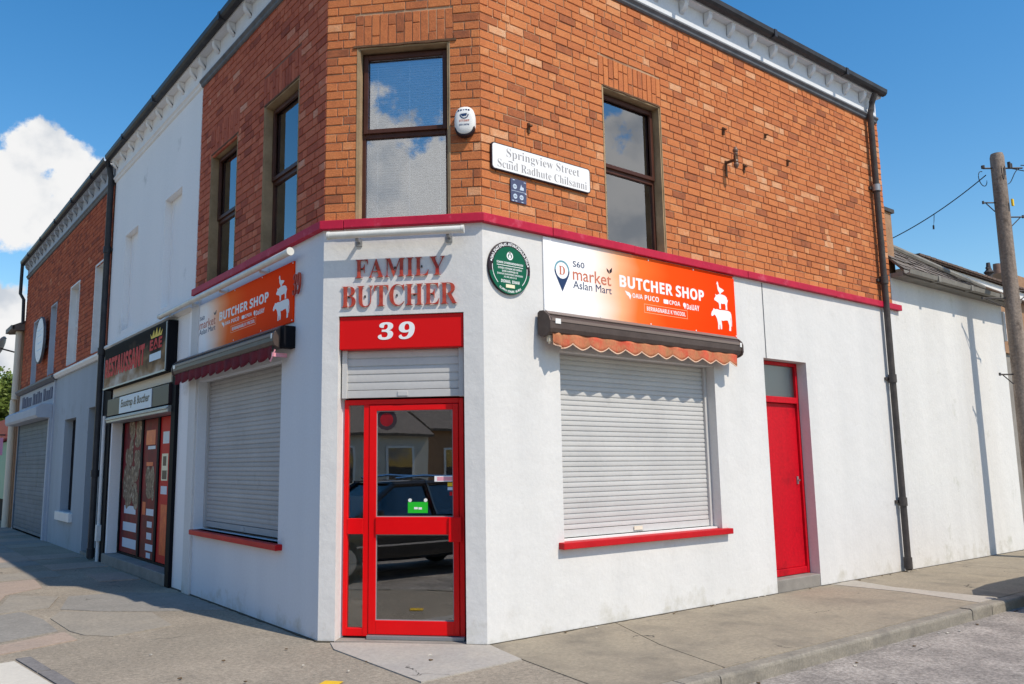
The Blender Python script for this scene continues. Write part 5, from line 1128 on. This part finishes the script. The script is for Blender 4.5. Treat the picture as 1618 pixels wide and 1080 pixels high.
mb = MB(); x, y, _ = lean(6.62); dv = Vector((.80, -.60, 0)); a = Vector((x, y, 6.60)); mb.tube([tuple(a-dv*.26), tuple(a+dv*.42)], .016, 8); mb.tube([tuple(a-dv*.26), tuple(a-dv*.26+Vector((0, 0, .05)))], .03, 8); mb.tube([tuple(a+dv*.22), tuple(a+dv*.22+Vector((0, 0, .08)))], .03, 8); mb.box(x-.02, x+.02, y-.19, y-.15, 6.55, 6.66); obj('cross_arm', mb, 'iron', TP)
mb = MB(); mb.box(x-.03, x+.03, y-.175, y-.150, 5.88, 6.0); obj('yellow_tag', mb, 'print_yellow', TP)
def wire(name, label, pts, r=.007, n=24):
    p0, p1, sag = Vector(pts[0]), Vector(pts[1]), pts[2]; path = []
    for i in range(n+1): t = i/n; q = p0.lerp(p1, t); q.z -= sag*4*t*(1-t); path.append(tuple(q))
    mb = MB(); mb.tube(path, r, 6); return tag(obj(name, mb, 'wire', smooth=True), label, 'cable')
w0 = a-dv*.22+Vector((0, 0, -.12))
wire('drop_cable', 'black cable sagging from the pole towards the outbuilding roof', (tuple(w0), (11.6, 1.9, 5.52), .16), .009)
wire('street_cable', 'upper black cable leaving the pole out of the picture', (tuple(a+dv*.4+Vector((0, 0, .05))), (22, -6, 7.4), .15), .008); wire('street_cable', 'lower black cable leaving the pole out of the picture', (tuple(a+dv*.2), (22, -4.5, 6.9), .25), .008)
mb = MB(); path = []
for i in range(20): t = i/19*math.pi*1.5; path.append((w0.x-.17*math.sin(t)-.02, w0.y+.05, w0.z-.03-.16*(1-math.cos(t))*.8+.1))
mb.tube(path, .007, 6); path = []
for i in range(16): t = i/15*math.pi; path.append((a.x-.16+.05*math.cos(t), a.y-.12, a.z-.05-.22*math.sin(t)))
mb.tube(path, .007, 6); path = []
for i in range(16): t = i/15; path.append((a.x+dv.x*(.36-.22*t), a.y+dv.y*(.36-.22*t), a.z-.02-.26*t+.1*math.sin(t*6)*.3))
mb.tube(path, .007, 6); obj('cable_loops', mb, 'wire', TP, smooth=True)
mb = MB(); q0 = w0.lerp(Vector((11.6, 1.9, 5.52)), .36); q0.z -= .15; mb.tube([tuple(q0), (q0.x-.03, q0.y+.0, q0.z-.13), (q0.x-.07, q0.y, q0.z-.24)], .006, 6); mb.tube([(q0.x-.07, q0.y, q0.z-.22), (q0.x-.075, q0.y, q0.z-.29)], .016, 6); tag(obj('cable_tail', mb, 'wire'), 'short loose cable end hanging from the sagging cable', 'cable')

# houses behind
RH = thing('rear_house', 'brown brick extension with shallow roof and white bargeboard behind the outbuilding', 'house', None, (20, 3, 0))
Z = lambda x: 6.53-.012*(x-17.5)
mb = MB(); mb.box(16.9, 24.2, 3.2, 8, 0, 6.3); obj('wall', mb, 'house_brick', RH)
mb = MB(); mb.prism([(16.9, Z(16.9)-.13), (24.2, Z(24.2)-.30), (24.2, Z(24.2)-.07), (16.9, Z(16.9)-.07)], 2.98, 3.05, 'y'); obj('bargeboard', mb, 'white_paint', RH)
mb = MB(); mb.add([(16.8, 2.9, Z(16.8)-.06), (24.3, 2.9, Z(24.3)-.06), (24.3, 5.6, 7.7), (16.8, 5.6, 7.7), (16.8, 2.9, Z(16.8)), (24.3, 2.9, Z(24.3)), (24.3, 5.6, 7.78), (16.8, 5.6, 7.78)], [(0,3,2,1), (4,5,6,7), (0,1,5,4), (1,2,6,5), (2,3,7,6), (3,0,4,7)]); ro = obj('roof', mb, 'roof_tile', RH)
rr = random.Random(1)
x = 16.8
while x < 24.2: w = .3; mb = MB(); mb.prism([(x, Z(x)-.02), (x+w-.02, Z(x+w)-.02), (x+w-.02, Z(x+w)+.03+rr.uniform(0, .015)), (x, Z(x)+.03)], 2.86, 3.2, 'y'); obj('edge_tile', mb, 'roof_tile', ro); x += w
mb = MB(); fx, fz = 21.75, Z(21.75); mb.tube([(fx, 3.2, fz), (fx, 3.2, fz+.28), (fx, 3.2, fz+.34), (fx, 3.2, fz+.42), (fx, 3.2, fz+.62)], [.09, .08, .14, .07, .05], 10); mb.tube([(fx-.14, 3.2, fz+.45), (fx+.14, 3.2, fz+.45)], .035, 8); tag(obj('roof_finial', mb, 'iron'), 'dark finial standing on the roof edge beside the telegraph pole', 'finial')
HB = thing('red_brick_house', 'red brick house with slate roof at the right edge behind the pole', 'house', None, (30, 2, 0))
mb = MB(); mb.box(21.5, 40, 2.2, 2.8, 0, 4.2); mb.box(25.4, 40, 4.0, 10, 0, 6.2); obj('wall', mb, 'house_brick', HB)
mb = MB(); mb.prism([(1.7, 4.1), (1.7, 4.25), (4.2, 5.6), (4.2, 5.45)], 22.6, 40, 'x'); obj('roof', mb, 'slate', HB)
mb = MB(); mb.box(25.9, 28.0, 4.2, 5.0, 5.0, 7.6); ch = obj('chimney', mb, 'house_brick', HB)
for x in (26.3, 27.0, 27.6): mb = MB(); mb.tube([(x, 4.6, 7.6), (x, 4.6, 8.0)], [.13, .11], 10); obj('chimney_pot', mb, 'ceramic', ch, smooth=True)
YW = MB(); YW.box(13.30, 22.5, .10, .35, 0, 3.55); yw = thing('yard_wall', 'grey brown stone yard wall running on from the white outbuilding', 'wall', None, (17.5, .2, 0)); obj('wall_body', YW, 'step_stone', yw); mb = MB(); mb.box(13.29, 22.5, .05, .42, 3.55, 3.70); obj('coping', mb, 'house_brick', yw)

# ================================================================== TREE AND FAR END OF THE STREET
def tree(name, label, x, y, h, cr, seed, n=5200, group=None):
    t = thing(name, label, 'tree', None, (x, y, 0), group); rr = random.Random(seed); mb = MB()
    mb.tube([(x, y, -.1), (x+.05, y, h*.25), (x-.05, y+.05, h*.5), (x, y, h*.8)], [.22, .17, .12, .03], 10)
    cl = []
    for k in range(16):
        a, el = rr.uniform(0, 6.28), rr.uniform(-.35, 1.0); d = cr*rr.uniform(.45, .85); c = Vector((x+d*math.cos(a)*math.cos(el), y+d*math.sin(a)*math.cos(el), h*.62+d*math.sin(el)*1.05)); cl.append((c, cr*rr.uniform(.28, .45)))
        mb.tube([(x, y, h*rr.uniform(.3, .5)), tuple(Vector((x, y, h*.5)).lerp(c, .5)), tuple(c)], [.07, .045, .015], 6)
    obj('trunk', mb, 'bark', t, smooth=True); lf = MB()
    for i in range(n):
        c, r_ = rr.choice(cl); d = Vector((rr.gauss(0, 1), rr.gauss(0, 1), rr.gauss(0, 1))).normalized()*r_*rr.uniform(.35, 1.05)**.6; p = c+d
        a = Vector((rr.gauss(0, 1), rr.gauss(0, 1), rr.gauss(0, .6))).normalized(); b = a.cross(Vector((rr.gauss(0, 1), rr.gauss(0, 1), rr.gauss(0, 1)))).normalized(); s = rr.uniform(.07, .16)
        lf.quad(tuple(p-a*s), tuple(p-b*s*.5), tuple(p+a*s), tuple(p+b*s*.5))
    obj('crown', lf, 'leaf', t); return t
tree('street_tree', 'leafy green street tree at the far left end of the street', .6, 36, 5.2, 2.9, 3, 16000, 'street trees')
tree('street_tree', 'leafy green street tree further off at the far left end', -2.6, 46, 6.2, 3.4, 7, 12000, 'street trees')
FS = thing('red_shop_unit', 'small red shop front with dark window at the far left end', 'shop', 'L', (-22.7, 0, 0))
mb = MB(); mb.box(-25.0, -20.45, .25, 3, 0, 3.0); obj('walls', mb, 'interior', FS, 'L'); mb = MB(); mb.box(-25.0, -20.75, .10, .16, .7, 2.4); obj('window', mb, 'far_green', FS, 'L'); mb = MB(); mb.box(-25.1, -20.42, -.12, .25, 2.45, 3.02); obj('fascia', mb, 'far_red', FS, 'L', bevel=.01); mb = MB(); mb.box(-20.72, -20.45, -.04, .25, 0, 2.45); obj('pier', mb, 'far_red', FS, 'L')
PS = thing('pink_hanging_sign', 'small pale pink sign projecting below the red fascia', 'sign', 'L', (-20.92, -.4, 1.98)); mb = MB(); mb.box(-20.95, -20.90, -.62, -.16, 1.98, 2.48); obj('panel', mb, 'far_pink', PS, 'L'); mb = MB(); mb.tube([(-20.92, -.42, 2.48), (-20.92, -.42, 2.56), (-20.92, -.10, 2.56)], .02, 8); obj('bracket', mb, 'iron', PS, 'L')
CN = thing('traffic_cone', 'orange and white traffic cone at the far left end of the pavement', 'traffic cone', None, (-.45, 21.9, 0))
mb = MB(); mb.box(-.70, -.20, 21.65, 22.15, 0, .04); obj('base', mb, 'cone_orange', CN, bevel=.01); mb = MB(); mb.tube([(-.45, 21.9, .04), (-.45, 21.9, .45), (-.45, 21.9, .46)], [.20, .14, .14], 16); obj('cone', mb, 'cone_orange', CN, smooth=True); mb = MB(); mb.tube([(-.45, 21.9, .75), (-.45, 21.9, 1.05)], [.098, .05], 16); obj('cone_tip', mb, 'cone_orange', CN, smooth=True); mb = MB(); mb.tube([(-.45, 21.9, .45), (-.45, 21.9, .75)], [.145, .10], 16); obj('white_sleeve', mb, 'print_white', CN, smooth=True)
FP = MB(); FP.tube([(-1.75, 23.5, 0), (-1.75, 23.5, 3.2)], .06, 10); fp = thing('green_post', 'pale green signal post at the far left end of the street', 'post', None, (-1.75, 23.5, 0)); obj('shaft', FP, 'far_green', fp, smooth=True); mb = MB(); mb.box(-1.9, -1.6, 23.38, 23.62, 2.2, 3.1); obj('head', mb, 'far_green', fp, bevel=.02); mb = MB(); mb.box(-1.9, -1.6, 23.3, 23.7, .9, 1.1); obj('button_box', mb, 'far_red', fp)

# ================================================================== PARKED CARS (just outside the frame: one throws the shadow at the right, one is mirrored in the door glass)
def car(label, loc, rz, paint, L_=4.2, W_=1.74, H_=1.46):
    W = Matrix.Translation(loc) @ Matrix.Rotation(rz, 4, 'Z'); t = thing('parked_car', label, 'car', W, (0, 0, 0), 'parked cars')
    ST = [(-1.0,.62,.72,.55),(-.97,.40,.80,.80),(-.88,.24,.88,.95),(-.62,.22,.95,1.0),(-.42,.22,.955,1.0),(0,.22,.96,1.0),(.35,.22,.95,1.0),(.52,.22,.93,.99),(.80,.24,.84,.93),(.95,.34,.72,.80),(1.0,.42,.60,.60)]
    mb = MB(); prof = 9; n0 = 0
    for sx, zb, zt, wf in ST:
        w = W_/2*wf; x = sx*L_/2
        for y_, z_ in ((-w*.86, zb), (-w*.98, zb+.12), (-w, (zb+zt)*.5), (-w*.97, zt-.10), (-w*.86, zt), (0, zt+.03), (w*.86, zt), (w*.97, zt-.10), (w, (zb+zt)*.5), (w*.98, zb+.12), (w*.86, zb)): mb.v.append((x, y_, z_))
    m = 11
    for i in range(len(ST)-1):
        for k in range(m-1): mb.f.append((i*m+k, (i+1)*m+k, (i+1)*m+k+1, i*m+k+1))
        mb.f.append((i*m+m-1, (i+1)*m+m-1, (i+1)*m, i*m))
    mb.f.append(tuple(range(m))); mb.f.append(tuple(reversed(range((len(ST)-1)*m, len(ST)*m)))); body = obj('body', mb, paint, t, W, smooth=True)
    body.modifiers.new('sub', 'SUBSURF').levels = 1
    GH = [(-.90,.90,.80,.92),(-.70,.93,.74,1.30),(-.40,.95,.70,1.44),(0,.96,.69,H_),(.18,.96,.70,1.42),(.50,.93,.76,.96)]
    g = MB(); rf = MB()
    for sx, zb, wt, zt in GH:
        x = sx*L_/2; wb = W_/2*.90; w2 = W_/2*wt
        for y_, z_ in ((-wb, zb-.03), (-w2, zt-.03), (w2, zt-.03), (wb, zb-.03)): g.v.append((x, y_, z_))
    for i in range(len(GH)-1):
        for k in range(3): g.f.append((i*4+k, (i+1)*4+k, (i+1)*4+k+1, i*4+k+1))
    g.f += [(0, 1, 2, 3), (23, 22, 21, 20)]; obj('windows', g, 'car_glass', t, W)
    for i in range(1, 5):
        sx, zb, wt, zt = GH[i]; x = sx*L_/2; w2 = W_/2*wt+.012
        for y_, z_ in ((-w2, zt-.05), (-w2*.9, zt+.005), (w2*.9, zt+.005), (w2, zt-.05)): rf.v.append((x, y_, z_))
    for i in range(3):
        for k in range(3): rf.f.append((i*4+k, (i+1)*4+k, (i+1)*4+k+1, i*4+k+1))
    for s in (-1, 1):
        for i in (1, 3):
            pass
        for (x0, z0, y0), (x1, z1, y1) in (((.50, .94, .905), (.18, 1.40, .70)), ((-.90, .90, .905), (-.70, 1.28, .745)), ((-.12, .94, .90), (-.08, 1.44, .70)), ((-.70, 1.28, .745), (-.40, 1.43, .705)), ((-.40, 1.43, .705), (.18, 1.41, .705))): rf.tube([(x0*L_/2, s*W_/2*y0, z0), (x1*L_/2, s*W_/2*y1, z1)], .032, 6)
    obj('roof', rf, paint, t, W, smooth=True).modifiers.new('thick', 'SOLIDIFY').thickness = .02
    mbq = MB()
    for s in (-1, 1): mbq.tube([(-.45*L_/2, s*W_/2*.62, 1.50), (-.1*L_/2, s*W_/2*.63, 1.535), (.14*L_/2, s*W_/2*.63, 1.50)], .018, 8)
    obj('roof_rail', mbq, 'chrome', t, W, smooth=True)
    for sx in (-.60, .62):
        for s in (-1, 1):
            x = sx*L_/2; y_ = s*(W_/2-.09); mb = MB(); mb.tube([(x, y_-.10, .31), (x, y_-.085, .31), (x, y_+.085, .31), (x, y_+.10, .31)], [.28, .315, .315, .28], 22); wh = obj('wheel', mb, 'tyre', t, W, smooth=True)
            mb = MB(); mb.tube([(x, y_-.104, .31), (x, y_+.104, .31)], .20, 20); obj('rim', mb, 'rim', wh, W, smooth=True)
    for s in (-1, 1):
        mb = MB(); mb.box(.93*L_/2, .985*L_/2, s*W_/2*.64-.16, s*W_/2*.64+.16, .56, .68); obj('headlight', mb, 'lamp_clear', t, W, bevel=.03)
        mb = MB(); mb.box(-1.0*L_/2-.01, -.95*L_/2, s*W_/2*.68-.11, s*W_/2*.68+.11, .66, .86); obj('tail_light', mb, 'lamp_red', t, W, bevel=.03)
        mb = MB(); mb.box(.36*L_/2, .42*L_/2, s*(W_/2+.10)-.09, s*(W_/2+.10)+.09, .93, 1.06); obj('mirror', mb, paint, t, W, bevel=.03)
    mb = MB(); mb.box(-L_/2*.9, L_/2*.86, -W_/2-.004, -W_/2+.03, .50, .525); mb.box(-L_/2*.9, L_/2*.86, W_/2-.03, W_/2+.004, .50, .525); obj('side_trim', mb, 'chrome', t, W)
    return t
car('dark silver car parked at the right kerb beyond the frame', (9.28, -2.97, -.11), R(0), 'car_silver')
car('black estate car parked on the left street, mirrored in the door glass', (-4.35, -2.3, -.11), R(90), 'car_black', 4.5)
car('grey car parked behind the black one, mirrored in the door glass', (-4.4, -8.3, -.11), R(90), 'car_silver', 4.3)

# houses across the road, mirrored in the glass
def house(label, x1, y0, y1, eave, ridge, mat, seed):
    t = thing('opposite_house', label, 'house', None, (x1-3, (y0+y1)/2, 0), 'houses across the road'); x0 = x1-7
    mb = MB(); mb.box(x0, x1, y0, y1, 0, eave); xm = (x0+x1)/2; mb.prism([(x0, eave), (x1, eave), (xm, ridge)], y0, y1, 'y'); obj('wall', mb, mat, t)
    mb = MB(); mb.add([(x0-.3, y0-.1, eave-.15), (xm, y0-.1, ridge+.05), (xm, y1+.1, ridge+.05), (x0-.3, y1+.1, eave-.15), (x1+.3, y0-.1, eave-.15), (x1+.3, y1+.1, eave-.15)], [(0,1,2,3), (1,4,5,2)]); obj('roof', mb, 'slate', t).modifiers.new('thick', 'SOLIDIFY').thickness = .1
    mb = MB(); mb.box(xm-.4, xm+.4, y0+.2, y0+1.2, ridge-.6, ridge+1.0); obj('chimney', mb, 'house_brick', t)
    n = max(1, int((y1-y0)/2.4))
    for fz in ([.9] if eave < 4 else [.9, 3.6]):
        for i in range(n):
            yc = y0+(y1-y0)*(i+.5)/n; mb = MB(); mb.box(x1-.02, x1+.05, yc-.6, yc+.6, fz, fz+1.4); f = obj('window', mb, 'white_paint', t); mb = MB(); mb.box(x1+.052, x1+.06, yc-.5, yc+.5, fz+.08, fz+1.32); obj('pane', mb, 'car_glass', f)
    return t
house('brown brick house across the road with slate roof, mirrored in the door', -18.5, -4.5, 4.5, 5.4, 7.4, 'house_brick', 1)
house('low cream rendered house across the road, mirrored in the door', -18.5, -12.5, -5.0, 2.9, 4.6, 'house_render', 2)
house('long low brick house across the road further down, mirrored in the door', -20, -30, -13.5, 3.2, 5.0, 'house_brick', 3)
house('tall brick house across the road opposite the restaurant', -18.5, 5.2, 20, 5.4, 7.4, 'house_brick', 4)
